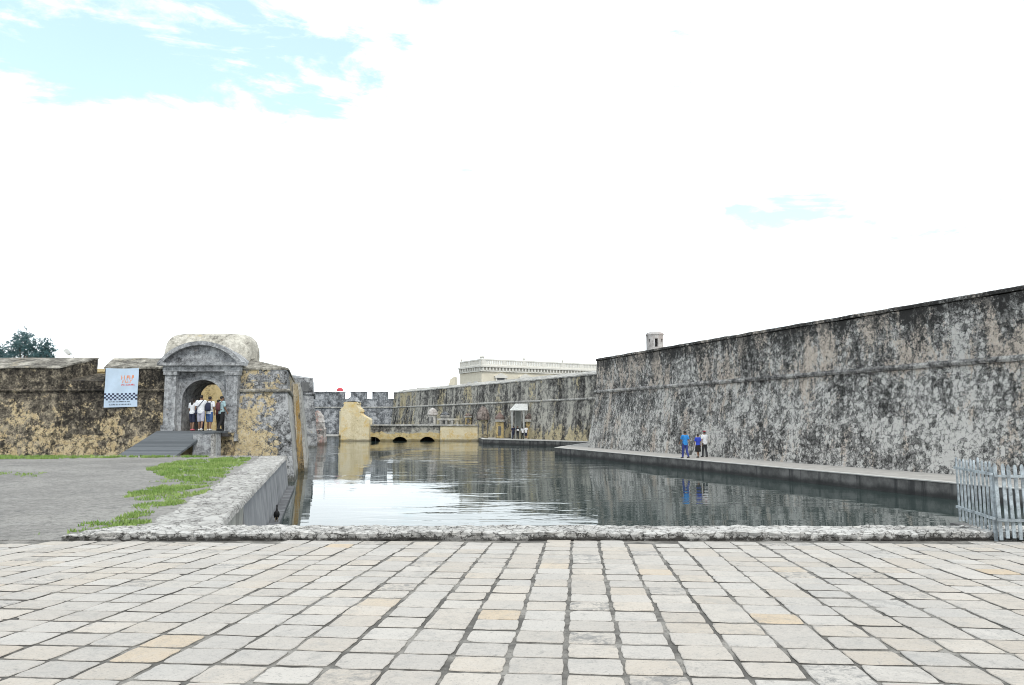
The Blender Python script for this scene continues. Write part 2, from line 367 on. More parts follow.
    def build(s, name, mat, parent=None, smooth=False, remesh=None):
        me = bpy.data.meshes.new(name)
        off = Vector(ORIG.get(parent, (0, 0, 0))) if parent is not None else Vector()
        me.from_pydata([Vector(v) - off for v in s.v], [], s.f)
        mats = mat if isinstance(mat, list) else [mat]
        for mm in mats: me.materials.append(mm)
        for p, k in zip(me.polygons, s.m): p.material_index = k; p.use_smooth = smooth
        me.update()
        o = bpy.data.objects.new(name, me); COL.objects.link(o)
        bm = bmesh.new(); bm.from_mesh(me); bmesh.ops.remove_doubles(bm, verts=bm.verts, dist=1e-5); bmesh.ops.recalc_face_normals(bm, faces=bm.faces); bm.to_mesh(me); bm.free()
        if remesh:
            md = o.modifiers.new('r', 'REMESH'); md.mode = 'VOXEL'; md.voxel_size = remesh; md.use_smooth_shade = True
            ms = o.modifiers.new('s', 'SMOOTH'); ms.iterations = 3; ms.factor = .5
            dg = bpy.context.evaluated_depsgraph_get(); dg.update()
            new = bpy.data.meshes.new_from_object(o.evaluated_get(dg)); new.name = name
            o.modifiers.clear(); o.data = new
            new.materials.clear()
            for mm in mats: new.materials.append(mm)
        if parent is not None:
            o.parent = parent; ORIG[o] = ORIG.get(parent, (0, 0, 0))
        return o

ORIG = {}
def tag(o, label=None, cat=None, group=None, kind=None):
    if label: o['label'] = label
    if cat: o['category'] = cat
    if group: o['group'] = group
    if kind: o['kind'] = kind
    return o
def thing(name, loc, label, cat, group=None, rz=0.):
    o = bpy.data.objects.new(name, None); COL.objects.link(o)
    o.location = loc; o.rotation_euler = (0, 0, rz); o.empty_display_size = .3
    ORIG[o] = tuple(loc) if rz == 0 else (0, 0, 0)
    if rz: ORIG[o] = (0, 0, 0)
    return tag(o, label, cat, group)
def local(name, loc, label, cat, group=None, rz=0.):
    """an Empty whose parts are written in its own coordinates"""
    o = thing(name, loc, label, cat, group, rz); ORIG[o] = (0, 0, 0); return o
def struct(o): return tag(o, kind='structure')
def colour(me, name, vals):
    a = me.color_attributes.new(name, 'FLOAT_COLOR', 'POINT')
    a.data.foreach_set('color', np.asarray(vals, dtype=np.float32).ravel())

# ------------------------------------------------------------------ camera, sky, sun
cam_d = bpy.data.cameras.new('camera'); cam = bpy.data.objects.new('camera', cam_d); COL.objects.link(cam)
cam_d.sensor_width = 36; cam_d.lens = 27; cam_d.clip_end = 3000; cam_d.clip_start = .05
cam.location = (0, 0, 1.6); cam.rotation_euler = (R(90 + 5.836), 0, 0)
SC.camera = cam

SUN_EL, SUN_AZ = 52, 152          # azimuth clockwise from +Y: behind the camera, to the right
sd = bpy.data.lights.new('sun', 'SUN'); so = bpy.data.objects.new('sun', sd); COL.objects.link(so)
sd.energy = 1.3; sd.angle = R(14); sd.color = (1, .95, .87)
to_sun = Vector((math.sin(R(SUN_AZ)) * math.cos(R(SUN_EL)), math.cos(R(SUN_AZ)) * math.cos(R(SUN_EL)), math.sin(R(SUN_EL))))
so.rotation_euler = to_sun.to_track_quat('Z', 'Y').to_euler(); so.location = (20, -20, 40)

w = bpy.data.worlds.new('World'); SC.world = w; w.use_nodes = True
t = NT(w.node_tree); t.n.clear()
sky = t.new('ShaderNodeTexSky', sky_type='NISHITA'); sky.sun_disc = False
sky.sun_elevation = R(SUN_EL); sky.sun_rotation = R(SUN_AZ)
bg1 = t.new('ShaderNodeBackground'); t.put(bg1.inputs[0], sky.outputs[0]); bg1.inputs[1].default_value = .15
D = t.new('ShaderNodeTexCoord').outputs['Generated']
dx, dy, dz = t.xyz(D)
az = t.math('ARCTAN2', dx, dy); el = t.math('ARCSINE', dz)
def blob(a0, e0, sa, se, tilt=0.):
    a = t.math('SUBTRACT', az, R(a0)); e = t.math('SUBTRACT', el, R(e0))
    a2 = t.math('DIVIDE', t.math('ADD', a, t.math('MULTIPLY', e, tilt)), R(sa)); e2 = t.math('DIVIDE', t.math('SUBTRACT', e, t.math('MULTIPLY', a, tilt)), R(se))
    r2 = t.math('ADD', t.math('MULTIPLY', a2, a2), t.math('MULTIPLY', e2, e2))
    return t.ramp(r2, 0.0, 1.0, 1.0, 0.0)
cn = t.noise(t.vmul(D, (1.0, 1.0, 3.4)), 6.5, 10, .62, .6)
cn2 = t.noise(t.vmul(D, (1.0, 1.0, 2.6)), 13, 7, .62, .3)
cv = t.math('ADD', t.math('MULTIPLY', cn, .65), t.math('MULTIPLY', cn2, .35))
gap = t.math('ADD', t.math('MULTIPLY', blob(-25, 24.6, 20, 6.5, .02), .44), t.math('MULTIPLY', blob(20.0, 14.9, 6.0, 2.6), .46))
gap = t.math('ADD', gap, t.math('MULTIPLY', blob(-32, 21.5, 9, 5), .25))
gap = t.math('ADD', gap, t.math('MULTIPLY', blob(30, 12.5, 8, 4.0), .30))
gap = t.math('ADD', gap, t.math('MULTIPLY', blob(150, 35, 90, 30), .12))
hole = t.ramp(t.math('ADD', gap, t.math('MULTIPLY', t.math('SUBTRACT', .52, cv), 3.0)), .22, .62)
cl = t.ramp(t.noise(D, 2.0, 6, .55), .3, .7, .88, 1.08)
horizon = t.ramp(dz, 0.0, .55, 1.0, 0.62)
bg2 = t.new('ShaderNodeBackground'); bg2.inputs[0].default_value = (.92, .99, 1.03, 1)
t.put(bg2.inputs[1], t.math('MULTIPLY', t.math('MULTIPLY', cl, horizon), 1.55))
bg3 = t.new('ShaderNodeBackground'); bg3.inputs[0].default_value = (.36, .49, .47, 1); bg3.inputs[1].default_value = .8
ad = t.new('ShaderNodeAddShader'); t.l.new(bg1.outputs[0], ad.inputs[0]); t.l.new(bg3.outputs[0], ad.inputs[1])   # thin bright veil over the blue
mx = t.new('ShaderNodeMixShader'); t.put(mx.inputs[0], t.math('MULTIPLY', hole, .92)); t.l.new(bg2.outputs[0], mx.inputs[1]); t.l.new(ad.outputs[0], mx.inputs[2])
out = t.new('ShaderNodeOutputWorld'); t.l.new(mx.outputs[0], out.inputs[0])

SC.view_settings.view_transform = 'Standard'; SC.view_settings.look = 'None'
SC.view_settings.exposure = 0.37; SC.view_settings.gamma = 1
SC.cycles.filter_width = 1.0; SC.cycles.max_bounces = 6; SC.cycles.use_denoising = True

# ------------------------------------------------------------------ ground, water
g = MB(); g.add([(-1500, -1500, -2.6), (1500, -1500, -2.6), (1500, 1500, -2.6), (-1500, 1500, -2.6)], [(0, 1, 2, 3)])
struct(g.build('ground', M['bed']))
g = MB(); g.add([(-70, 10.2, WATER), (60, 10.2, WATER), (60, 160, WATER), (-70, 160, WATER)], [(0, 1, 2, 3)])
struct(g.build('moat_water', M['water']))
SL = .026                                   # the pavement falls gently towards the moat
PZ = lambda y: (10.55 - y) * SL
g = MB(); g.prism([(-60, -30, PZ(-30) - .011), (60, -30, PZ(-30) - .011), (60, 10.62, -.0125), (-60, 10.62, -.0125)], (0, 0, -2.7))
struct(g.build('pavement_bed', M['joint']))
# stone slabs
sv, sf, sc_, smi = [], [], [], []
ux = Vector((1, -.0852)).normalized(); uy = Vector((.0852, 1)).normalized()
CW, RW = .349, .336
o0 = Vector((.757, 9.95))
for i in range(-50, 50):
    drift = random.uniform(-.012, .012) + .012 * math.sin(i * .7)
    cw_j = [random.uniform(-.012, .012) for _ in range(2)]
    j = -28
    big_col = i in (4, 5)
    while j < 4:
        ln = 1
        q = random.random()
        if q < (.22 if big_col else .035): ln = 2
        wd = 1
        jx = .0135 if not big_col else .008
        jy = random.choice([.013, .017, .020, .024])
        c0 = o0 + ux * (i * CW) + uy * (j * RW + drift)
        x0, x1 = jx + random.uniform(-.006, .006), CW - jx + random.uniform(-.006, .006)
        y0, y1 = jy + random.uniform(-.006, .006), ln * RW - jy + random.uniform(-.006, .006)
        ctr = c0 + ux * (CW / 2) + uy * (ln * RW / 2)
        j += ln
        if ctr.y > 10.40 + .06 * math.sin(ctr.x * 2) or ctr.y < 1.0 or abs(ctr.x) > 15: continue
        cs = [(x0, y0), (x1, y0), (x1, y1), (x0, y1)]
        cs = [(a + random.uniform(-.008, .008), b_ + random.uniform(-.008, .008)) for a, b_ in cs]
        K = 5; ring = []
        for k in range(4):
            a, b_ = Vector(cs[k]), Vector(cs[(k + 1) % 4])
            nr = Vector(((b_ - a).y, -(b_ - a).x)).normalized()
            for e in range(K):
                p = a.lerp(b_, e / K) + (nr * random.uniform(-.006, .004) if e else nr * -.004)
                if e == 0:
                    p += (Vector((CW / 2, ln * RW / 2)) - p) * .03
                ring.append(p)
        if random.random() < .07:
            k = random.randrange(4) * K
            ring[k] = ring[k].lerp(Vector((CW / 2, ln * RW / 2)), random.uniform(.10, .22))
        cen = Vector((CW / 2, ln * RW / 2)); tx, ty, dzv = random.uniform(-.006, .006), random.uniform(-.006, .006), random.uniform(-.003, .004)
        o = len(sv); n = len(ring)
        r_, tn, we = random.random(), (random.choice([.4, .6, .9]) if random.random() < .035 else random.random() ** 2 * .32), (random.uniform(.5, 1.) if random.random() < .07 else random.random() * .25)
        for lev, (ins, h) in enumerate([(0.0, -.03), (0.0, -.0065), (.012, -.002), (.03, 0.0)]):
            for p in ring:
                d = cen - p; pp = p + d * (ins * .32 / max(.05, d.length))
                wpt = c0 + ux * pp.x + uy * pp.y
                zz = PZ(wpt.y) + h + dzv + tx * (pp.x - cen.x) + ty * (pp.y - cen.y) + noise.noise(Vector((wpt.x * 9, wpt.y * 9, 3))) * .0025
                sv.append((wpt.x, wpt.y, zz)); sc_.append((r_, tn, we, 1))
        smi += [1] * n + [0] * (2 * n + 1)
        for lev in range(3):
            for k in range(n):
                sf.append((o + lev * n + k, o + lev * n + (k + 1) % n, o + (lev + 1) * n + (k + 1) % n, o + (lev + 1) * n + k))
        sf.append([o + 3 * n + k for k in range(n)])
me = bpy.data.meshes.new('stone_pavement'); me.from_pydata(sv, [], sf); colour(me, 'slab', sc_); me.materials.append(M['slab']); me.materials.append(M['joint']); me.polygons.foreach_set('material_index', smi)
po = bpy.data.objects.new('stone_pavement', me); COL.objects.link(po); struct(po)

# asphalt land left of the moat
QX = lambda y: -4.55 - .247 * (y - 12.1)     # edge of the quay
land = [(-70, 10.62), (QX(10.62) - .32, 10.62), (QX(34.9) - .32, 34.9), (-70, 34.9)]
g = MB(); g.prism_xy(land, -2.5, 0.0)
struct(g.build('asphalt_path', M['asphalt']))
# quay wall
g = MB(); g.hexa([(QX(15.9) - .3, 15.9, -2.5), (QX(15.9) + .3, 15.9, -2.5), (QX(34.9) + .3, 34.9, -2.5), (QX(34.9) - .3, 34.9, -2.5),
                  (QX(15.9) - .3, 15.9, -.03), (QX(15.9), 15.9, -.03), (QX(34.9), 34.9, -.03), (QX(34.9) - .3, 34.9, -.03)], .5, .012, .8, .004)
qw = tag(g.build('quay_wall', M['quay']), 'smooth grey concrete quay wall with dark streaks below the rough white coping', 'retaining wall')
g = MB(); g.hexa([(QX(10.7) - .3, 10.7, -2.5), (QX(10.7) + .02, 10.7, -2.5), (QX(15.89) + .02, 15.89, -2.5), (QX(15.89) - .3, 15.89, -2.5),
                  (QX(10.7) - .3, 10.7, -.06), (QX(10.7) + .02, 10.7, -.06), (QX(15.89) + .02, 15.89, -.06), (QX(15.89) - .3, 15.89, -.06)], .3, .03, 1.2, .012)
g.build('old_masonry', M['quay_old'], qw)
g = MB(); g.hexa([(QX(18) , 18, -2.5), (QX(18) + .46, 18, -2.5), (QX(34.9) + .46, 34.9, -2.5), (QX(34.9), 34.9, -2.5),
                  (QX(18) , 18, -1.29), (QX(18) + .44, 18, -1.29), (QX(34.9) + .44, 34.9, -1.29), (QX(34.9), 34.9, -1.29)], .5, .015, .8, .004)
g.build('ledge', M['quay'], qw)
# far edge retaining face and pale kerb line
g = MB(); g.rbox(-70, 34.9, -2.5, QX(34.9) + .0, 35.12, .035, .5, .012)
struct(g.build('ditch_edge', M['coping']))

def rough_slab(poly_l, poly_r, z0, z1, nu, nv, amp, freq, seed=0., edge=.05):
    """a strip of rough stones between two polylines given as functions of a parameter in 0..1"""
    vs = []; fs = []
    for j in range(nv + 1):
        tt = j / nv; a, b_ = Vector(poly_l(tt)), Vector(poly_r(tt))
        for i in range(nu + 1):
            u = i / nu; p = a.lerp(b_, u)
            q = Vector((p.x * freq + seed, p.y * freq, 0))
            d = noise.voronoi(q)[0]
            crack = min(1, (d[1] - d[0]) * 5)
            hgt = z1 + (noise.noise(q * .6) * .6 + noise.noise(q * 2.3) * .4) * amp - (1 - crack) * amp * .4
            ed = min(u, 1 - u) * nu
            if ed < 1: hgt = z0; 
            elif ed < 2: hgt -= edge * .6
            wob = Vector((noise.noise(q * 1.7 + Vector((9, 0, 0))), noise.noise(q * 1.7 + Vector((0, 9, 0))))) * amp * .9
            vs.append((p.x + wob.x, p.y + wob.y, hgt))
    for j in range(nv):
        for i in range(nu):
            fs.append((j * (nu + 1) + i, j * (nu + 1) + i + 1, (j + 1) * (nu + 1) + i + 1, (j + 1) * (nu + 1) + i))
    return MB().add(vs, fs)
LX = lambda y: -5.72 - .25 * (y - 12.5)    # landward edge of the coping strip
yy = lambda tt: 11.0 + (34.9 - 11.0) * tt ** 1.35
g = rough_slab(lambda tt: (LX(yy(tt)) + .22 * noise.noise(Vector((yy(tt) * .9, 3, 0))), yy(tt)), lambda tt: (QX(yy(tt)) + .07, yy(tt)), -.07, .035, 40, 380, .035, 2.6, 5)
struct(g.build('coping_strip', M['coping']))
# rubble kerb along the moat
kx0, kx1 = -6.1, 9.5
vs, fs = [], []
prof = [(10.64, -.05), (10.60, -.02), (10.59, .015), (10.60, .045), (10.59, .075), (10.585, .086), (10.60, .098), (10.64, .104)] + [(10.64 + .045 * k, .106 + .006 * math.sin(k * .6)) for k in range(1, 14)] + [(11.26, .10), (11.275, .07), (11.27, -.02), (11.26, -.2), (11.26, -2.5)]
nk = 560
for i in range(nk + 1):
    x = kx0 + (kx1 - kx0) * i / nk
    taper = min(1, (x - kx0) / .5)
    yo = .05 * noise.noise(Vector((x * .5, 0, 1)))
    for k, (y, z) in enumerate(prof):
        q = Vector((x * 5.5, y * 6.5 + z * 5, z * 5.5))
        d = noise.voronoi(q)[0]; cr = 1 - min(1, (d[1] - d[0]) * 4)
        nv_ = noise.noise_vector(Vector((x * 3.1, y * 3, z * 3))) * .020 + noise.noise_vector(Vector((x * 11, y * 11, z * 11))) * .014
        f = .5 if k > 20 else 1
        und = (.035 * max(0, noise.noise(Vector((x * 1.4, 5, 0))) + .15)) if z < .09 and y < 10.7 else 0
        vs.append((x + nv_.x * f, y + yo + nv_.y * f * 1.3 + (cr * .016 + und if y < 10.63 else 0), (z if z < 0 else z * (.45 + .55 * taper)) + nv_.z * f - (cr * .013 if z > .1 else 0)))
m_ = len(prof)
for i in range(nk):
    for k in range(m_ - 1): fs.append((i * m_ + k, (i + 1) * m_ + k, (i + 1) * m_ + k + 1, i * m_ + k + 1))
fs += [list(range(m_)), [nk * m_ + k for k in range(m_)][::-1]]
struct(MB().add(vs, fs).build('kerb', M['kerb']))

# ------------------------------------------------------------------ grass
def inside(p, poly):
    c = False; n = len(poly)
    for i in range(n):
        (x1, y1), (x2, y2) = poly[i], poly[i - 1]
        if (y1 > p[1]) != (y2 > p[1]) and p[0] < (x2 - x1) * (p[1] - y1) / (y2 - y1) + x1: c = not c
    return c
patches = [ # polygon on the ground, blades per m2, blade height
    ([(-45, 31.8), (-19.5, 33.0), (-16.8, 34.0), (-13.5, 34.3), (-13.5, 34.95), (-45, 34.95)], 150, .10),
    ([(-45, 28.8), (-24, 29.2), (-20.5, 33.2), (-45, 33.6)], 150, .09),
    ([(-17, 24.2), (-14.3, 24.0), (-13.6, 22.6), (-17, 22.2)], 70, .05),
    ([(-12.6, 26.8), (-13.2, 31.4), (-12.4, 34.2), (-11.3, 33.6), (-9.2, 25.4), (-7.95, 20.6), (-8.5, 20.2), (-10.6, 23.4)], 260, .07),
    ([(-9.6, 22.0), (-7.9, 20.9), (-7.4, 19.2), (-8.2, 19.6), (-9.6, 20.6)], 90, .05),
    ([(-9.0, 18.2), (-8.55, 19.3), (-7.55, 19.4), (-6.7, 16.4), (-5.95, 13.0), (-6.35, 12.3), (-6.7, 14.0), (-7.6, 16.2)], 480, .05),
    ([(-6.7, 11.0), (-6.9, 11.9), (-6.6, 12.4), (-5.85, 12.6), (-5.7, 12.2), (-6.0, 11.6), (-6.3, 11.2)], 850, .045),
]
bv, bf, bt = [], [], []
for poly, dens, hh_ in patches:
    xs = [p[0] for p in poly]; ys = [p[1] for p in poly]
    area = (max(xs) - min(xs)) * (max(ys) - min(ys))
    for _ in range(int(area * dens)):
        x, y = random.uniform(min(xs), max(xs)), random.uniform(min(ys), max(ys))
        wx, wy = x + .5 * noise.noise(Vector((x * .9, y * .9, 2))), y + .6 * noise.noise(Vector((x * .9, y * .9, 7)))
        if not inside((wx, wy), poly): continue
        dn = noise.noise(Vector((x * 1.3, y * 1.3, 0))) * .6 + noise.noise(Vector((x * 4, y * 4, 5))) * .4
        if random.random() > .50 + dn * 2.2: continue
        tone = min(1, max(0, random.uniform(.1, .8) + .5 * noise.noise(Vector((x * .8, y * .8, 11)))))
        for b_ in range(3):
            a = random.uniform(0, 6.28); h = hh_ * random.uniform(.5, 1.3); wd = h * random.uniform(.16, .3) + .004
            ox, oy = random.uniform(-.05, .05), random.uniform(-.05, .05); le = random.uniform(.2, .9) * h; al = random.uniform(0, 6.28)
            o = len(bv)
            zb = .0 if x < LX(y) else .035
            bv += [(x + ox - wd * math.cos(a), y + oy - wd * math.sin(a), zb - .01), (x + ox + wd * math.cos(a), y + oy + wd * math.sin(a), zb - .01), (x + ox + le * math.cos(al), y + oy + le * math.sin(al), zb + h)]
            bf.append((o, o + 1, o + 2)); bt += [(tone, 0, 0, 1)] * 3
me = bpy.data.meshes.new('grass'); me.from_pydata(bv, [], bf); colour(me, 'tone', bt); me.materials.append(M['grass'])
go = bpy.data.objects.new('grass', me); COL.objects.link(go); tag(go, 'short green grass growing on the asphalt beside the coping', 'grass', kind='stuff')

# ------------------------------------------------------------------ promenade and platform
ex = lambda y: 3.83 + .333 * (69.06 - y)
prom = [(ex(6), 6), (ex(30), 30), (3.83, 69.06), (9.4, 88.2), (16, 88), (12, 70), (36, 6)]
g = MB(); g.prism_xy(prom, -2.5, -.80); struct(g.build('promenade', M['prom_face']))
g = MB(); g.prism_xy(prom, -.796, -.755); struct(g.build('promenade_paving', M['prom_top']))
g = MB(); g.sweep([(9.4, 88.2), (3.83, 69.06), (ex(6), 6)], [(-.30, -.775), (.05, -.775), (.05, -.738), (-.30, -.738)], 1.0, .006, 1.5, .004)
struct(g.build('promenade_edge', M['prom_lip']))
plat = [(8.8, 87.7), (-3.81, 101.55), (-5.0, 115.3), (-2, 116), (14, 90), (12, 87.5)]
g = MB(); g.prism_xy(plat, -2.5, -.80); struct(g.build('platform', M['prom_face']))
g = MB(); g.prism_xy(plat, -.796, -.753); struct(g.build('platform_paving', M['prom_top']))
g = MB(); g.sweep([(-5.0, 115.3), (-3.81, 101.55), (8.8, 87.7)], [(-.35, -.80), (.07, -.80), (.07, -.73), (-.35, -.73)], 1.0, .006, 1.5, .004)
struct(g.build('platform_edge', M['prom_lip']))

# ------------------------------------------------------------------ right-hand bastion
def string(z, o=.15, h=.13): return [(-.06, z - h), (o * .7, z - h * .8), (o, z), (o * .7, z + h * .8), (-.06, z + h)]
bp = [(12.6, 87.0), (7.61, 69.7), (7.61 + .359 * 61.7, 8.0)]
bas = thing('bastion_wall', (12, 60, -.75), 'huge grey mottled stone bastion wall with black stains rising over the promenade', 'fortress wall')
g = MB(); g.sweep(bp, [(-4, -2), (.92, -2), (.76, -.75), (0, 4.2), (-4, 4.2)], .55, .05, .7, .025, .5); g.build('wall_body', M['bastion'], bas)
g = MB(); g.sweep(bp, [(-3.5, 4.22), (-.02, 4.22), (-.10, 7.02), (-.9, 7.22), (-3.2, 7.35)], .55, .045, .7, .025, .5); g.build('parapet', M['bastion'], bas)
g = MB(); g.sweep(bp, string(4.22, .22, .15), .4, .02, 1.1, .012, .2); g.build('string_course', M['string'], bas)
g = MB(); g.sweep(bp, [(-.7, 7.06), (-.01, 7.06), (.0, 7.2), (-.2, 7.27), (-.7, 7.30)], .4, .025, 1.0, .012, .2); g.build('coping', M['bastion'], bas)
g = MB(); g.prism_xy([(11.2, 72.5), (15, 86), (60, 86), (60, 20), (30, 20)], 4.6, 5.6); struct(g.build('rampart_ground', M['court']))
# sentry box on it
se = thing('sentry_box', (13.57, 72.6, 5.6), 'round grey stone sentry box with dark openings rising above the bastion top', 'sentry box')
g = MB()
n = 32
r0, r1 = .80, .60
def shell_ring(z, r): return [(13.57 + r * math.cos(2 * math.pi * k / n), 72.6 + r * math.sin(2 * math.pi * k / n), z) for k in range(n)]
zs = [5.6, 8.55, 8.75, 9.0, 9.2, 9.32, 9.45, 9.72]
def is_open(k, j):
    z = (zs[j] + zs[j + 1]) / 2; a = (360 * (k + .5) / n) % 360
    for c, hw, z0, z1 in [(272, 13, 8.55, 9.32), (92, 13, 8.0, 9.45), (222, 7, 9.0, 9.32), (318, 9, 9.0, 9.32), (30, 10, 9.0, 9.32), (150, 10, 9.0, 9.32)]:
        if abs(a - c) < hw and z0 < z < z1: return True
    return False
vs = []; fs = []
for z in zs: vs += shell_ring(z, r0)
for z in zs: vs += shell_ring(z, r1)
N0 = len(zs) * n
for j in range(len(zs) - 1):
    for k in range(n):
        if is_open(k, j): continue
        a, b_, c, d = j * n + k, j * n + (k + 1) % n, (j + 1) * n + (k + 1) % n, (j + 1) * n + k
        fs += [(a, b_, c, d), (N0 + a, N0 + d, N0 + c, N0 + b_)]
        if is_open((k + 1) % n, j): fs.append((b_, N0 + b_, N0 + c, c))
        if is_open((k - 1) % n, j): fs.append((a, d, N0 + d, N0 + a))
        if j + 1 < len(zs) - 1 and is_open(k, j + 1): fs.append((d, c, N0 + c, N0 + d))
        if j > 0 and is_open(k, j - 1): fs.append((a, N0 + a, N0 + b_, b_))
g.add(vs, fs); g.build('drum', M['sentry'], se)
g = MB(); g.lathe(13.57, 72.6, [(.80, 9.70), (.86, 9.70), (.87, 9.78), (.80, 9.82), (.76, 9.93), (.60, 9.97), (.05, 10.0)], 28); g.build('roof', M['sentry'], se)

# ------------------------------------------------------------------ curtain wall and far wall
cp = [(-23.2, 150.3), (.4, 107.0), (14.2, 81.7)]
cu = thing('curtain_wall', (0, 108, -.75), 'long dark streaked wall with yellow plaster patches running behind the far shelter', 'fortress wall')
g = MB(); g.sweep(cp, [(-4, -2), (.8, -2), (.65, -.75), (0, 4.2), (-4, 4.2)], .7, .06, .6, .03, .5); g.build('wall_body', M['curtain'], cu)
g = MB(); g.sweep(cp, [(-3.5, 4.22), (-.02, 4.22), (-.12, 6.95), (-2.6, 7.6), (-3.4, 7.5)], .7, .06, .6, .03, .5); g.build('parapet', M['curtain'], cu)
g = MB(); g.sweep(cp, string(4.22, .2, .15), .6, .03, 1, .012, .3); g.build('string_course', M['flank'], cu)
g = MB(); g.sweep(cp, [(-2.5, 7.63), (-.0, 6.96), (.0, 7.1), (-2.5, 7.75)], .6, .04, 1, .02, .5); g.build('coping', M['flank'], cu)
fw = thing('battlement_wall', (-40, 150, -1.38), 'blue-grey battlemented wall with square merlons closing the far end of the moat', 'fortress wall')
fp = [(-75, 150.3), (-23.0, 150.3)]
g = MB(); g.sweep(fp, [(-4, -2.4), (.7, -2.4), (0, 4.2), (-4, 4.2)], .8, .06, .6, .03, .6); g.build('wall_body', M['far'], fw)
g = MB(); g.sweep(fp, [(-3, 4.22), (-.02, 4.22), (-.06, 5.86), (-3, 6.0)], .8, .05, .6, .03, .6); g.build('parapet', M['far'], fw)
g = MB(); g.sweep(fp, string(4.22, .2, .15), .7, .03, 1, .01, .3); g.build('string_course', M['flank'], fw)
for x0, x1 in [(-75, -32.75), (-31.55, -28.45), (-27.3, -24.35), (-23.1, -20)]:
    g = MB(); g.rbox(x0, 150.33, 5.8, x1, 151.2, 7.13, .6, .05, .7, .02); mo = g.build('merlon', M['far'], fw)
    g = MB(); g.rbox(x0 - .04, 150.2, 7.14, x1 + .04, 151.3, 7.3, .6, .03, .7, .01); g.build('merlon_cap', M['far'], mo)

# ------------------------------------------------------------------ second bastion on the left
b2 = thing('bastion_corner', (-24, 90, -1.38), 'narrow grey bastion corner with a dark gun port beyond the stained buttress', 'fortress wall')
p2 = [(-34, 84.6), (-22.75, 88.0), (-26.75, 104.0)]
g = MB(); g.sweep(p2, [(-4, -2.4), (.75, -2.4), (.62, -1.38), (0, 4.67), (-4, 4.67)], .6, .05, .7, .025, .6); g.build('wall_body', M['bastion_pale'], b2)
g = MB(); g.sweep(p2, [(-3.5, 4.69), (-.02, 4.69), (-.08, 6.5), (-2.4, 6.95), (-3.5, 6.9)], .6, .05, .7, .025, .6); g.build('parapet', M['bastion_pale'], b2)
g = MB(); g.sweep(p2, string(4.68, .2, .15), .5, .02, 1, .01, .3); g.build('string_course', M['bastion_pale'], b2)
g = MB(); g.hexa([(-23.95, 87.45, 4.95), (-23.2, 87.70, 4.95), (-23.1, 88.3, 4.95), (-23.9, 88.1, 4.95), (-23.95, 87.5, 6.0), (-23.2, 87.74, 6.0), (-23.1, 88.3, 6.0), (-23.9, 88.1, 6.0)], .4, .01); g.build('gun_port', M['pane'], b2)
# pink ruined turret at its foot
ru = thing('ruined_turret', (-24.8, 100, -1.38), 'pink and white flaking ruined turret at the foot of the narrow grey bastion', 'turret')
g = MB(); g.loft([(-25.2, 100, z, r * (1 + .05 * math.sin(z * 5)), r) for z, r in [(-2.4, 1.3), (-1, 1.2), (0, 1.1), (.6, 1.1), (.7, .95), (1.4, .9)]], 16); g.jitter(.22, .9); g.build('drum', M['pinkish'], ru)
g = MB(); g.loft([(-25.2, 100, z, r, r) for z, r in [(1.38, .95), (1.55, .97), (1.65, .82), (2.2, .76), (2.5, .55), (2.8, .3), (2.95, .06)]], 16); g.jitter(.16, 1.1); g.build('dome', M['pinkish'], ru)

# small things seen over the walls
rp = thing('parasol', (-34.9, 156, 5.9), 'small red parasol showing just above the blue-grey battlement wall', 'parasol')
g = MB(); g.tube([(-34.9, 156, 5.0), (-34.9, 156, 8.3)], .03); g.build('pole', M['steel'], rp)
vs = [(-34.9, 156, 8.35)]; fs = []
for ring_r, ring_z in [(.3, 8.3), (.62, 8.0), (.72, 7.65)]:
    vs += [(-34.9 + ring_r * math.cos(k * math.pi / 4), 156 + ring_r * math.sin(k * math.pi / 4), ring_z) for k in range(8)]
fs = [(0, 1 + k, 1 + (k + 1) % 8) for k in range(8)] + [(1 + j * 8 + k, 9 + j * 8 + k, 9 + j * 8 + (k + 1) % 8, 1 + j * 8 + (k + 1) % 8) for j in range(2) for k in range(8)]
MB().add(vs, fs).build('canopy', M['red_cloth'], rp)
an = thing('antenna_mast', (-37.6, 156, 4), 'thin grey mast standing behind the blue-grey battlement wall', 'mast')
g = MB(); g.tube([(-37.6, 156, 4), (-37.6, 156, 11)], [.06, .03]); g.build('pole', M['steel'], an)
for k in range(3): MB().tube([(-37.9 + .05 * k, 156, 9.9 + .35 * k), (-37.3 - .05 * k, 156, 9.9 + .35 * k)], .015).build('crossbar', M['steel'], an)
fl = thing('floodlight', (-40.3, 70, 3), 'small grey floodlight tilted on a thin pole above the left merlon', 'lamp')
g = MB(); g.tube([(-40.1, 70, 3), (-40.1, 70, 7.4), (-40.6, 70, 8.0)], .035); g.build('pole', M['steel'], fl)
g = MB(); g.prism([(-41.05, 69.9, 8.0), (-40.75, 69.9, 8.2), (-40.35, 69.9, 7.75), (-40.6, 69.9, 7.6)], (0, .3, 0)); g.build('lamp_head', M['sheet'], fl)

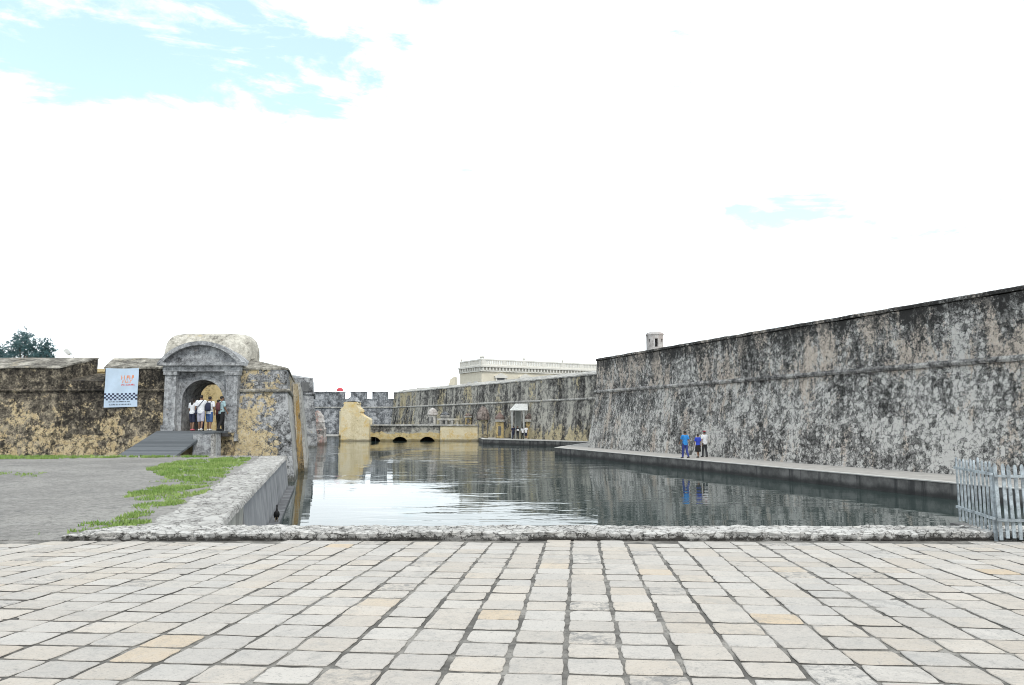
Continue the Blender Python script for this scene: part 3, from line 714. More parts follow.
# ------------------------------------------------------------------ left fort: wall, gatehouse, flank
lf = thing('fort_wall', (-40, 39, -1.38), 'black and ochre patched fort wall left of the arched gate with sloping merlons', 'fortress wall')
lp = [(-75, 39), (-17.35, 39)]
g = MB(); g.sweep(lp, [(-4, -2.4), (.62, -2.4), (.50, -1.38), (0, 3.1), (-4, 3.1)], .35, .035, .9, .018, .4); g.build('wall_body', M['fort'], lf)
g = MB(); g.sweep(lp, string(3.14, .12, .075), .3, .015, 1.2, .01, .2); g.build('string_course', M['fort'], lf)
def merlon(pf, pb, ztop_f, ztop_b, z0, parent, nm='merlon'):
    (xa, xb), (xc, xd) = pf, pb
    g = MB(); g.hexa([(xa, 39.02, z0), (xb, 39.02, z0), (xd, 41.5, z0), (xc, 41.5, z0), (xa, 39.05, ztop_f), (xb, 39.05, ztop_f), (xd, 41.5, ztop_b), (xc, 41.5, ztop_b)], .3, .035, .9, .02)
    o = g.build(nm, M['fort'], parent)
    g = MB(); e = .05
    g.hexa([(xa - e, 38.97, ztop_f + .0), (xb + e, 38.97, ztop_f + .0), (xd + e * .5, 41.55, ztop_b + .01), (xc - e * .5, 41.55, ztop_b + .01),
            (xa - e, 38.98, ztop_f + .08), (xb + e, 38.98, ztop_f + .08), (xd + e * .5, 41.55, ztop_b + .09), (xc - e * .5, 41.55, ztop_b + .09)], .3, .02, .9, .012)
    g.build('merlon_top', M['merlon_top'], o)
merlon((-75, -23.05), (-75, -22.45), 4.27, 4.93, 3.12, lf)
merlon((-20.72, -17.3), (-21.6, -17.3), 4.25, 4.90, 3.12, lf)
g = MB(); g.hexa([(-23.2, 39.05, 3.12), (-20.6, 39.05, 3.12), (-21.5, 41.4, 3.12), (-22.6, 41.4, 3.12), (-23.2, 39.07, 3.62), (-20.6, 39.07, 3.62), (-21.5, 41.4, 4.15), (-22.6, 41.4, 4.15)], .3, .03, .9, .02)
g.build('embrasure_sill', M['fort'], lf)
rf = thing('fort_flank', (-12, 39, -1.38), 'battered grey and ochre fort corner right of the gate with its flank along the moat', 'fortress wall')
rp_ = [(-13.85, 39), (-11.4, 39), (-14.73, 52), (-22.9, 84)]
g = MB(); g.sweep(rp_[:2] + [(-11.4 - .0512, 39.2)], [(-.35, -2.4), (.62, -2.4), (.50, -1.38), (0, 3.1), (-.35, 3.1)], .3, .03, .9, .018, .4); g.build('wall_front', M['fort_corner'], rf)
g2 = MB(); g2.sweep([(-11.425, 39.13), (-14.715, 52), (-22.885, 84)], [(-.35, -2.4), (.625, -2.4), (.507, -1.38), (.012, 3.08), (-.35, 3.08)], .4, .03, .9, .018, .4)
g2.build('wall_flank', M['flank'], rf)
g = MB(); g.sweep(rp_, [(-2.2, 3.12), (-.01, 3.12), (-.03, 4.2), (-2.2, 4.86)], .3, .03, .9, .018, .35); g.build('parapet', M['fort_corner'], rf)
g = MB(); g.sweep(rp_, [(-2.25, 4.875), (.03, 4.2), (.03, 4.29), (-2.25, 4.96)], .3, .02, .9, .014, .35); g.build('parapet_top', M['merlon_top'], rf)
g = MB(); g.sweep(rp_, string(3.14, .14, .10), .3, .015, 1.2, .01, .2); g.build('string_course', M['merlon_top'], rf)
# the stained buttress stepping out of the flank
fx = lambda y, z: -11.4 - .256 * (y - 39) + .52 * max(0, (3.1 - z)) / 4.48
g = MB(); g.hexa([(fx(46, -2) - .6, 46, -2.2), (fx(46, -2) + .60, 46, -2.2), (fx(62, -2) + .60, 62, -2.2), (fx(62, -2) - .6, 62, -2.2),
                  (fx(46, 3.6) - .6, 46.25, 3.9), (fx(46, 3.6) + .42, 46.25, 3.9), (fx(62, 3.6) + .42, 62, 3.9), (fx(62, 3.6) - .6, 62, 3.9)], .35, .025, .9, .015)
bo = g.build('buttress', M['flank'], rf); bo['label'] = 'pale buttress with a bright orange stained end face'
g = MB(); g.hexa([(fx(46, -2) + .04, 45.93, -2.2), (fx(46, -2) + .40, 45.93, -2.2), (fx(46, -2) + .40, 46.1, -2.2), (fx(46, -2) + .04, 46.1, -2.2),
                  (fx(46, 3.6) + .0, 46.18, 3.82), (fx(46, 3.6) + .30, 46.18, 3.82), (fx(46, 3.6) + .30, 46.3, 3.82), (fx(46, 3.6) + .0, 46.3, 3.82)], .25, .02, 1.4, .012)
g.build('stained_face', M['orange'], bo)

# gatehouse
GX = -15.66
gh = thing('gatehouse', (GX, 38.6, -1.38), 'grey stone arched gatehouse with pilasters, curved pediment and rounded vault roof', 'gatehouse')
g = MB(); g.rbox(-17.36, 38.45, -2.4, -13.84, 42.6, 1.04, .4, .03); g.build('foundation', M['fort'], gh)
AX, AR, AZ = -15.62, 1.05, 2.63
def arch_poly(x0, x1, z0, z1, cx, r, zs, n=18):
    return [(x0, z0), (cx - r, z0)] + [(cx - r * math.cos(math.pi * k / n), zs + r * math.sin(math.pi * k / n)) for k in range(n + 1)] + [(cx + r, z0), (x1, z0), (x1, z1), (x0, z1)]
g = MB(); g.prism_xz(arch_poly(-17.34, -13.86, 1.05, 4.6, AX, AR, AZ), 38.92, 41.0); g.build('wall_body', M['portal'], gh)
# raised arch surround
arch_out = [(AX - 1.27, 1.06)] + [(AX - 1.27 * math.cos(math.pi * k / 18), AZ + 1.27 * math.sin(math.pi * k / 18)) for k in range(19)] + [(AX + 1.27, 1.06)]
arch_in = [(AX + 1.04, 1.06)] + [(AX + 1.04 * math.cos(math.pi * k / 18), AZ + 1.04 * math.sin(math.pi * k / 18)) for k in range(19)] + [(AX - 1.04, 1.06)]
g = MB(); g.prism_xz(arch_out + arch_in, 38.86, 38.95); g.build('arch_surround', M['portal'], gh)
for x0, x1, zb in [(-17.45, -16.88, 1.07), (-14.37, -13.78, .62)]:
    g = MB(); g.rbox(x0, 38.58, zb, x1, 39.0, 4.05, .3, .012, 1.5, .008); pi = g.build('pilaster', M['portal'], gh)
    g = MB(); g.rbox(x0 - .07, 38.5, zb - .02, x1 + .07, 39.0, zb + .32, .3, .01, 1.5, .008); g.build('plinth', M['portal'], pi)
    g = MB(); g.rbox(x0 - .06, 38.52, 3.9, x1 + .06, 39.0, 4.07, .3, .008, 1.5, .005); g.build('capital', M['portal'], pi)
g = MB(); g.rbox(-17.55, 38.54, 4.08, -13.70, 39.0, 4.36, .3, .012, 1.5, .008); g.build('lintel', M['portal'], gh)
g = MB(); g.rbox(-17.78, 38.38, 4.37, -13.50, 39.1, 4.52, .3, .012, 1.5, .008); g.build('cornice', M['portal'], gh)
# segmental pediment: tympanum and moulding
ch_, rise = 2.08, 1.03
Rr = (ch_ ** 2 + rise ** 2) / (2 * rise); zc = 4.54 + rise - Rr; th = math.asin(ch_ / Rr)
def seg(rad, n=24, t_=th): return [(GX + rad * math.sin(-t_ + 2 * t_ * k / n), zc + rad * math.cos(-t_ + 2 * t_ * k / n)) for k in range(n + 1)]
g = MB(); g.prism_xz(seg(Rr - .1), 38.72, 40.4); pe = g.build('pediment', M['portal'], gh)
g = MB(); g.prism_xz(seg(Rr + .03) + [(x, z) for x, z in seg(Rr - .17)][::-1], 38.40, 38.9); g.build('moulding', M['portal'], pe)
# rounded vault behind
vs = []; nu, nv = 44, 24
for j in range(nv + 1):
    for i in range(nu + 1):
        th_ = math.pi * i / nu; ph = math.pi * j / nv         # superellipsoid half
        ca, sa = math.cos(th_), math.sin(th_); cb, sb = math.cos(ph), math.sin(ph)
        sp = lambda v, e: math.copysign(abs(v) ** e, v)
        x = -16.25 + 2.32 * sp(ca, .30); rr = sp(abs(sa), .30)
        y = 41.55 - 1.2 * rr * sp(cb, .75); z = 4.3 + 2.0 * rr * abs(sb) ** .55
        p = Vector((x, y, z)); vs.append(p + nz(p, .9, .05) + nz(p, 3.5, .02))
fs = [(j * (nu + 1) + i, j * (nu + 1) + i + 1, (j + 1) * (nu + 1) + i + 1, (j + 1) * (nu + 1) + i) for j in range(nv) for i in range(nu)]
MB().add(vs, fs).build('vault_roof', M['dome'], gh, smooth=True)
g = MB(); g.rbox(-18.75, 41.05, 3.6, -13.9, 42.5, 4.75, .4, .02)
g.build('vault_base', M['fort'], gh)
# courtyard seen through the arch
g = MB(); g.prism_xy([(-75, 42.55), (-13.5, 42.55), (-23.5, 82), (-75, 82)], .2, 1.05); struct(g.build('courtyard', M['court']))
iw = thing('courtyard_building', (-22, 50, 1.05), 'yellow plastered building with stained walls seen through the gate arch', 'building')
g = MB(); g.rbox(-34, 49, 1.0, -17.45, 52, 4.7, .6, .03); g.build('wall', M['yellow_wall'], iw)
g = MB(); g.rbox(-34.2, 48.8, 4.71, -17.25, 52.2, 4.9, .6, .02); g.build('cornice', M['yellow_wall'], iw)
ww = tag(MB().rbox(-17.40, 49.6, 1.0, -15.6, 49.9, 4.1, .6, .02).build('courtyard_wall', M['white_wall']), 'bright whitewashed wall glimpsed at the right inside the gate arch', 'wall')
fg = thing('hanging_banner', (-16.7, 45.2, 3.3), 'dark blue cloth banner hanging inside the gate arch at upper right', 'banner')
vs = []; 
for j in range(9):
    for i in range(9):
        u, v_ = i / 8, j / 8
        vs.append((-17.15 + .68 * u + .12 * v_, 45.2 + .06 * math.sin(u * 9 + v_ * 2), 3.95 - .28 * u - .62 * v_))
g = MB().add(vs, [(j * 9 + i, j * 9 + i + 1, (j + 1) * 9 + i + 1, (j + 1) * 9 + i) for j in range(8) for i in range(8)]); g.build('cloth', M['blue_flag_cloth'], fg)
g = MB(); g.tube([(-17.3, 45.2, 4.03), (-16.35, 45.2, 3.63)], .025); g.build('rod', M['dark_timber'], fg)

# ramp, abutment, landing
ra = thing('timber_ramp', (-16.5, 36, 0), 'dark grey boarded timber ramp rising from the asphalt to the arched gate', 'ramp')
def rz_(y): return .03 + (y - 35.15) / (38.1 - 35.15) * 1.08
g = MB(); g.prism([(-17.90, 35.15, .03), (-15.25, 35.15, .03), (-14.93, 38.1, 1.11), (-17.5, 38.1, 1.11)], (0, 0, -.10)); g.build('deck', M['deck'], ra)
for dx_ in (-2.5, -1.4, -.3):
    g = MB(); g.prism([(-15.4 + dx_, 35.2, -.10), (-15.28 + dx_, 35.2, -.10), (-14.98 + dx_, 38.1, .98), (-15.1 + dx_, 38.1, .98)], (0, 0, -.22)); g.build('joist', M['dark_timber'], ra)
pr_ = thing('stone_abutment', (-14.5, 36, -1.38), 'rough grey stone abutment beside the timber ramp with a pale edge', 'abutment')
g = MB(); g.hexa([(-15.3, 36.9, -2.4), (-14.2, 36.9, -2.4), (-14.2, 38.0, -2.4), (-15.3, 38.0, -2.4), (-15.25, 37.05, .98), (-14.3, 37.05, .98), (-14.3, 38.0, .98), (-15.25, 38.0, .98)], .25, .03, 1.2, .02); g.build('masonry', M['portal'], pr_)
g = MB(); g.hexa([(-14.30, 36.87, -2.4), (-14.17, 36.87, -2.4), (-14.17, 37.1, -2.4), (-14.30, 37.1, -2.4), (-14.40, 37.02, .99), (-14.27, 37.02, .99), (-14.27, 37.3, .99), (-14.40, 37.3, .99)], .25, .01); g.build('quoin', M['coping'], pr_)
ld = thing('landing', (-15, 37.5, 1.0), 'dark timber landing bridging the gap before the gate threshold', 'landing')
g = MB(); g.box(-14.90, 37.0, 1.0, -14.25, 38.1, 1.10); g.box(-17.45, 38.105, 1.0, -14.15, 38.56, 1.115); g.build('deck', M['deck'], ld)
g = MB(); g.box(-14.29, 38.02, .84, -13.95, 38.40, .995); g.build('beam', M['dark_timber'], ld)

# banner on the wall
bn = thing('event_banner', (-19.69, 38.8, 2.25), 'white event banner with orange lettering and a chequered band hung on the fort wall', 'banner')
NX, NZ = 24, 28
def bpt(u, v_, off=0.):
    return (-20.56 + 1.68 * u + .01 * math.sin(v_ * 7), 38.80 - off + .022 * math.sin(u * 11 + v_ * 3) * (.3 + v_) - .02 * v_, 4.27 - 2.0 * v_ + .05 * u * (v_) - .03 * math.sin(u * math.pi) * (1 - v_))
vs = [bpt(i / NX, j / NZ) for j in range(NZ + 1) for i in range(NX + 1)]
g = MB().add(vs, [(j * (NX + 1) + i, j * (NX + 1) + i + 1, (j + 1) * (NX + 1) + i + 1, (j + 1) * (NX + 1) + i) for j in range(NZ) for i in range(NX)])
g.build('cloth', plain('banner_cloth', (.50, .61, .74), .7, .08, 1.5), bn)
def marks(rects, name, mat, off=.006):
    vs = []; fs = []
    for (u0, v0, u1, v1) in rects:
        k = max(1, int((u1 - u0) * NX)); o = len(vs)
        for i in range(k + 1): vs += [bpt(u0 + (u1 - u0) * i / k, v0, off), bpt(u0 + (u1 - u0) * i / k, v1, off)]
        fs += [(o + 2 * i, o + 2 * i + 1, o + 2 * i + 3, o + 2 * i + 2) for i in range(k)]
    return MB().add(vs, fs).build(name, mat, bn)
ck = [(i / 16, .64 + .045 * j, (i + 1) / 16, .685 + .045 * j) for j in range(4) for i in range(16) if (i + j) % 2 == 0]
marks(ck, 'chequer_band', plain('banner_navy', (.03, .035, .08), .7, .1, 3))
rs = random.Random(5)
def scrib(u0, u1, v0, v1, n):
    out_ = []; w_ = (u1 - u0) / n
    for k in range(n):
        a = u0 + k * w_
        out_.append((a, v0, a + w_ * .28, v1))
        if rs.random() < .7: out_.append((a + w_ * .28, v0 if rs.random() < .5 else (v0 + v1) / 2, a + w_ * .72, v0 + (v1 - v0) * .3 if rs.random() < .3 else (v0 + v1) / 2 + (v1 - v0) * .14))
        if rs.random() < .5: out_.append((a + w_ * .55, (v0 + v1) / 2, a + w_ * .78, v1))
    return [(min(a, c), min(b_, d), max(a, c), max(b_, d)) for a, b_, c, d in out_]
marks(scrib(.48, .88, .18, .29, 5) + scrib(.52, .82, .31, .38, 4), 'headline', plain('banner_orange', (.75, .30, .16), .7, .1, 3))
marks(scrib(.50, .92, .405, .45, 9), 'subtitle', plain('banner_red', (.60, .10, .10), .7, .1, 3))
marks(scrib(.14, .82, .845, .875, 18) + scrib(.18, .84, .915, .95, 14), 'footer', M['navy_cloth'])

# ------------------------------------------------------------------ far bridge
br = thing('stone_bridge', (-15, 117, -1.38), 'low stone arched bridge with ochre plaster crossing the far end of the moat', 'bridge')
YB = 115.5
arc_poly = [(-21.2, -2.4)]
for cxp in (-20.75, -16.75, -12.65):
    x = cxp; rr = 1.25
    arc_poly += [(max(-21.2, x - rr), -2.4)] + [(max(-21.2, x - rr * math.cos(math.pi * k / 12)), -1.88 + rr * .92 * math.sin(math.pi * k / 12)) for k in range(13)] + [(x + rr, -2.4)]
arc_poly = arc_poly[1:]
arc_poly += [(-10.7, -2.4), (-10.7, .85), (-21.2, .85)]
g = MB(); g.prism_xz(arc_poly, YB, YB + 4.5); g.build('arches', M['bridge'], br)
g = MB(); g.rbox(-21.2, YB + 4.52, -2.4, -10.7, YB + 4.9, .8, .6, .02); g.build('shade_backing', M['arch_shade'], br)  # added wall closing the arches behind, so the openings look dark
g = MB(); g.rbox(-21.2, YB - .18, .86, -10.5, YB + 4.7, 1.08, .5, .03, .9, .015); g.build('coping', M['flank'], br)
g = MB(); g.rbox(-10.69, YB - .35, -2.4, -4.9, YB + 4.8, .84, .5, .04, .8, .015); ab = g.build('abutment', M['ochre'], br)
g = MB(); g.rbox(-10.8, YB - .5, .86, -4.7, YB + 5, 1.06, .5, .03, .8, .015); g.build('coping', M['flank'], ab)
g = MB(); g.hexa([(-4.95, YB - .4, -2.4), (-3.4, YB - .9, -2.4), (-3.4, YB + 3, -2.4), (-4.95, YB + 4, -2.4), (-4.95, YB - .4, .8), (-4.7, YB - .4, .8), (-4.7, YB + 3, .8), (-4.95, YB + 4, .8)], .4, .08, .9, .05); g.build('wing_wall', M['curtain'], ab)
pier_out = [(-25.3, -2.4), (-25.3, 3.1), (-25.45, 3.25), (-25.3, 3.5), (-25.0, 3.65), (-24.9, 4.05), (-25.0, 4.15), (-24.9, 4.4), (-22.65, 4.4), (-22.5, 4.15), (-22.65, 4.0), (-22.45, 3.6), (-22.1, 3.35), (-22.0, 3.0), (-22.2, 2.85), (-21.95, 2.55), (-21.4, 2.2), (-20.95, 2.0), (-20.8, 1.8), (-20.75, -2.4)]
g = MB(); g.prism_xz([(x if x < -23 else x - .35, z) for x, z in pier_out], YB - 1.3, YB + 1.4); pb = g.build('stepped_pier', M['ochre'], br)
g = MB(); g.hexa([(-25.95, YB + .5, -2.4), (-25.25, YB - 1.2, -2.4), (-25.25, YB + 1.4, -2.4), (-25.95, YB + 1.4, -2.4), (-25.95, YB + .5, 3.1), (-25.25, YB - 1.2, 3.1), (-25.25, YB + 1.4, 3.1), (-25.95, YB + 1.4, 3.1)], .4, .03); g.build('pier_side', M['ochre'], pb)
g = MB(); g.lathe(-23.8, YB + .1, [(1.1, 4.38), (1.25, 4.5), (.9, 4.7), (.75, 5.0), (.35, 5.25), (.08, 5.35)], 14); g.build('cap', M['far'], pb)
# parapet rail with openings over the deck
rl = thing('bridge_rail', (-10.2, YB + 4.3, 1.06), 'short whitish stone rail on posts standing on the far bridge', 'railing')
for x in (-12.0, -11.1, -10.2, -9.3, -8.5): MB().rbox(x - .16, YB + 4.2, 1.05, x + .16, YB + 4.5, 1.7, .3, .02).build('post', M['flank'], rl)
g = MB(); g.rbox(-12.3, YB + 4.15, 1.71, -8.2, YB + 4.55, 2.0, .3, .03); g.build('top_rail', M['flank'], rl)
# low walkway left of the pier
lw = tag(MB().rbox(-29.2, 113.6, -.62, -25.6, 116, -.42, .5, .015).build('low_walkway', M['prom_lip']), 'low pale slab walkway reaching from the ochre stepped pier over the water', 'walkway')

# turrets
def turret(cx, cy, z0, ztop, wd, style, label, body, cap):
    o = thing('domed_turret', (cx, cy, z0), label, 'turret', 'old turrets along the far bridge and platform')
    H = ztop - z0; r = wd / 2
    if style == 'dome':
        g = MB(); g.loft([(cx, cy, z, q, q) for z, q in [(z0, r * .86), (z0 + H * .5, r * .8), (z0 + H * .58, r * .82)]], 10); d = g.build('drum', body, o)
        g = MB(); g.lathe(cx, cy, [(r * 1.0, z0 + H * .56), (r * 1.1, z0 + H * .60), (r * 1.05, z0 + H * .66), (r * .98, z0 + H * .76), (r * .78, z0 + H * .87), (r * .45, z0 + H * .95), (r * .1, ztop)], 14); g.build('dome', cap, o)
        for a in (-150, -90, -30): MB().rbox(cx + r * .80 * math.cos(R(a)) - .13, cy + r * .80 * math.sin(R(a)) - .06, z0 + H * .12, cx + r * .80 * math.cos(R(a)) + .13, cy + r * .8 * math.sin(R(a)) + .06, z0 + H * .45, .3, .01).build('opening', M['pane'], d)
    else:
        g = MB(); g.rbox(cx - r * .8, cy - r * .8, z0, cx + r * .8, cy + r * .8, z0 + H * .6, .3, .04); d = g.build('pedestal', body, o)
        g = MB(); g.rbox(cx - r, cy - r, z0 + H * .61, cx + r, cy + r, z0 + H * .70, .3, .02); g.build('cornice', M['flank'] if style == 'cap' else body, d)
        g = MB(); g.lathe(cx, cy, [(r * .95, z0 + H * .70), (r * 1.0, z0 + H * .78), (r * .6, z0 + H * .88), (r * .25, z0 + H * .94), (r * .15, ztop)], 8); g.build('cap', cap, o)
        g = MB(); g.rbox(cx - r * .3, cy - r * .8 - .02, z0 + H * .1, cx + r * .3, cy - r * .75, z0 + H * .45, .3, .01); g.build('niche', M['pane'], d)
turret(-12.3, 119.6, 1.0, 3.65, 1.5, 'dome', 'pinkish domed turret at the left end of the whitish bridge rail', M['flank'], M['pinkish'])
turret(-10.5, 120.8, 1.0, 3.1, 1.5, 'cap', 'small dark capped turret just right of the pinkish dome behind the rail', M['flank'], M['far'])
turret(-6.7, 118.5, 1.06, 2.85, 1.15, 'cap', 'small ochre turret with a dark niche at the right end of the bridge', M['ochre_old'], M['terracotta'])
turret(-4.1, 109.0, -.75, 3.7, 1.75, 'dome', 'largest turret, brown dome over a dark drum beside the bridge end', M['curtain'], M['terracotta'])
turret(-1.7, 106.6, -.75, 2.9, 1.35, 'cap', 'flat capped ochre turret between the brown dome and the white-roofed shelter', M['ochre_old'], M['terracotta'])
turret(2.55, 103.2, -.75, 2.95, 1.7, 'cap', 'orange ochre turret with a grey cap right against the white-roofed shelter', M['ochre_old'], M['terracotta'])

# shelter
sh = thing('shelter', (1, 103, -.75), 'small open shelter with a whitish sloping sheet roof by the curtain wall', 'shelter')
g = MB(); g.prism([(-.3, 101.6, 2.98), (2.1, 101.6, 2.98), (2.1, 103.9, 3.86), (.45, 103.9, 3.86)], (0, 0, .07)); g.build('roof', M['sheet'], sh)
for x, y, h in [(.0, 101.9, 3.05), (1.55, 101.9, 3.05), (.5, 103.7, 3.7), (1.95, 103.7, 3.7)]:
    g = MB(); g.box(x - .09, y - .09, -.75, x + .09, y + .09, h); g.build('post', M['post'], sh)
g = MB(); g.box(.4, 103.75, .3, 1.2, 103.82, 3.2); g.box(.42, 103.0, -.75, .47, 103.7, 2.9); g.build('panel', M['panel_grey'], sh)

# ------------------------------------------------------------------ palace beyond
pa = thing('palace', (10, 245, 0), 'cream palace with a white balustraded roofline and dentils beyond the curtain wall', 'building')
C0 = Vector((-9.1, 230)); ur = Vector((37.06, 22)).normalized(); ul = Vector((-8.8, 15)).normalized()
def fac(c, u, s, out_, z):
    nrm = Vector((u.y, -u.x)) if u.x > 0 else Vector((-u.y, u.x))
    p = c + u * s + nrm * out_; return (p.x, p.y, z)
def fbox(gg, u, s0, s1, o0, o1, z0, z1):
    a = [fac(C0, u, s0, o1, z0), fac(C0, u, s1, o1, z0), fac(C0, u, s1, o0, z0), fac(C0, u, s0, o0, z0)]
    b_ = [(p[0], p[1], z1) for p in a]
    gg.add(a + b_, [(3, 2, 1, 0), (4, 5, 6, 7), (0, 1, 5, 4), (1, 2, 6, 5), (2, 3, 7, 6), (3, 0, 4, 7)])
back = C0 + ul * 14.5 + ur * 62
pts = [C0, C0 + ur * 62, back, C0 + ul * 14.5]
g = MB(); g.prism_xy([(p.x, p.y) for p in pts], 0, 16.4); g.build('wall', M['palace'], pa)
for u, L in ((ur, 62), (ul, 14.5)):
    g = MB(); fbox(g, u, -.4, L, -.5, .45, 16.42, 16.75); fbox(g, u, -.7, L, -.5, .8, 17.75, 18.2); g.build('cornice', M['palace_trim'], pa)
    g = MB()
    k = 0.
    while k < L: fbox(g, u, k, k + .5, .0, .55, 16.76, 17.74); k += 1.15
    g.build('dentil_band', M['palace_trim'], pa)
    g = MB(); fbox(g, u, 0, L, -.4, .0, 16.76, 17.74); g.build('frieze', M['palace_trim'], pa)  # trim colour behind the dentils softens their contrast as painted haze
    g = MB(); fbox(g, u, -.1, L, -.3, .2, 18.21, 18.7); fbox(g, u, -.1, L, -.3, .25, 19.8, 20.2)
    k = .0
    while k < L:
        fbox(g, u, k, min(L, k + 1.3), -.25, .22, 18.71, 19.79)
        q = k + 1.35
        while q < min(L - .4, k + 7.0): fbox(g, u, q, q + .42, -.12, .12, 18.71, 19.79); q += .62
        k += 7.2
    g.build('balustrade', M['palace_trim'], pa)
    k = .5; 
    while k < L:
        x, y, z = fac(C0, u, k, 0, 20.2)
        g = MB(); g.lathe(x, y, [(.3, 20.21), (.2, 20.4), (.38, 20.75), (.3, 21.0), (.12, 21.2), (.05, 21.9)], 8); g.build('finial', M['palace_trim'], pa); k += 14.4 if u is ur else 13
for s_ in (6.5, 15.2, 24.0, 32.8, 41.6):
    g = MB(); fbox(g, ur, s_ - 1.3, s_ + 1.3, -.1, .14, 12.0, 14.6); wn_ = g.build('window', M['pane'], pa)
    g = MB(); fbox(g, ur, s_ - 1.75, s_ - 1.31, .0, .3, 12.0, 14.6); fbox(g, ur, s_ + 1.31, s_ + 1.75, 0, .3, 12.0, 14.6); fbox(g, ur, s_ - 2.2, s_ + 2.2, 0, .6, 14.61, 15.1)
    a = [fac(C0, ur, s_ - 2.3, .0, 15.11), fac(C0, ur, s_ + 2.3, .0, 15.11), fac(C0, ur, s_, .0, 16.1)]; b_ = [fac(C0, ur, s_ - 2.3, .6, 15.11), fac(C0, ur, s_ + 2.3, .6, 15.11), fac(C0, ur, s_, .6, 16.1)]
    g.add(a + b_, [(0, 2, 1), (3, 4, 5), (0, 1, 4, 3), (1, 2, 5, 4), (2, 0, 3, 5)]); g.build('surround', M['palace_trim'], wn_)
for s_ in (3.3, 7.6):
    g = MB(); fbox(g, ul, s_ - .7, s_ + .7, -.1, .12, 10.5, 12.9); wn_ = g.build('window', M['pane'], pa)
    g = MB(); fbox(g, ul, s_ - 1.2, s_ - .71, 0, .3, 10.5, 13.6); fbox(g, ul, s_ + .71, s_ + 1.2, 0, .3, 10.5, 13.6); fbox(g, ul, s_ - .7, s_ + .7, 0, .3, 12.91, 13.6); g.build('surround', M['palace_trim'], wn_)
an_ = thing('palace_annex', (-24, 255, 0), 'low cream annex with white parapet left of the balustraded palace', 'building')
g = MB(); g.prism_xz([(-21.6, 0), (-18.7, 0), (-18.7, 16.3), (-20.3, 15.2), (-21.0, 12.5)], 252, 262); g.build('wall', M['palace'], an_)
g = MB(); g.box(-31, 253, 0, -21.65, 262, 11.0); w_ = g.build('wing', M['far'], an_)
g = MB(); g.box(-31.3, 252.7, 11.01, -21.67, 262.3, 11.5); 
for k in range(9): g.box(-31.2 + k * 1.05, 252.8, 11.51, -30.9 + k * 1.05, 253.1, 12.3)
g.box(-31.3, 252.7, 12.31, -21.67, 253.3, 12.6); g.build('parapet', M['palace_trim'], w_)

# ------------------------------------------------------------------ casuarina trees
def casuarina(cx, cy, zb, limbs, label, nl, seed):
    rr = random.Random(seed)
    o = thing('casuarina_tree', (cx, cy, zb), label, 'tree', 'feathery trees behind the fort')
    ztop = max(l[2] for l in limbs)
    g = MB(); g.tube([(cx, cy, zb), (cx + .1, cy, zb + 3), (cx, cy, zb + 6)], [.3, .24, .16], 10)
    ends = []
    for (dx_, dy_, z, rad) in limbs:
        p0 = Vector((cx, cy, zb + rr.uniform(3.5, 5.5))); p2 = Vector((cx + dx_, cy + dy_, z)); p1 = p0.lerp(p2, .5) + Vector((dx_ * .15, 0, -.3))
        g.tube([p0, p1, p2], [.12, .08, .02], 6); ends.append((p1, p2, rad))
    g.build('trunk', M['bark'], o)
    vs, fs, tn = [], [], []
    for (p1, p2, rad) in ends:
        for c in range(34):
            base = p1.lerp(p2, rr.uniform(.35, 1.08)) + Vector((rr.gauss(0, 1), rr.gauss(0, 1), rr.gauss(0, .9))) * rad * .42
            tone = rr.random() * .7
            ax = Vector((rr.uniform(-1, 1), rr.uniform(-1, 1), rr.uniform(-.1, 1.1))).normalized()
            for k in range(nl):
                st = base + Vector((rr.gauss(0, .10), rr.gauss(0, .10), rr.gauss(0, .10))); L = rr.uniform(.15, .42)
                d = (ax + Vector((rr.uniform(-.7, .7), rr.uniform(-.7, .7), rr.uniform(-.6, .4)))).normalized(); sd_ = d.cross(Vector((rr.uniform(-1, 1), rr.uniform(-1, 1), .3))).normalized() * .028
                q = len(vs); mid = st + d * L * .6; end = st + d * L + Vector((0, 0, -.06))
                vs += [st - sd_, st + sd_, mid + sd_ * .9, end, mid - sd_ * .9]; fs.append((q, q + 1, q + 2, q + 3, q + 4)); tn += [(min(1, tone + rr.random() * .3), 0, 0, 1)] * 5
    me = bpy.data.meshes.new('crown'); off = Vector((cx, cy, zb)); me.from_pydata([v - off for v in vs], [], fs); colour(me, 'tone', tn); me.materials.append(M['needles'])
    co = bpy.data.objects.new('crown', me); COL.objects.link(co); co.parent = o
casuarina(-44.6, 70, 1.0, [(.0, 0, 9.6, .9), (-.8, .5, 9.3, .8), (.5, -.3, 9.2, .8), (-1.3, .3, 8.6, .7), (1.0, .3, 8.5, .7), (2.1, -.2, 8.9, .45), (1.8, .3, 8.1, .5), (2.5, 0, 8.3, .4), (-1.0, 0, 7.9, .8), (.2, .4, 8.1, .9), (-.3, -.4, 8.8, .8), (1.2, 0, 7.6, .6), (2.2, .3, 7.5, .5)], 'feathery dark blue-green tree with an open crown behind the left merlon', 11, 3)
casuarina(-47.6, 71, 1.0, [(.3, 0, 8.3, .5), (-.4, .3, 8.6, .6), (.6, 0, 7.7, .5), (-1.0, 0, 8.0, .7)], 'sparse feathery tree half cut by the left edge of the view', 10, 4)

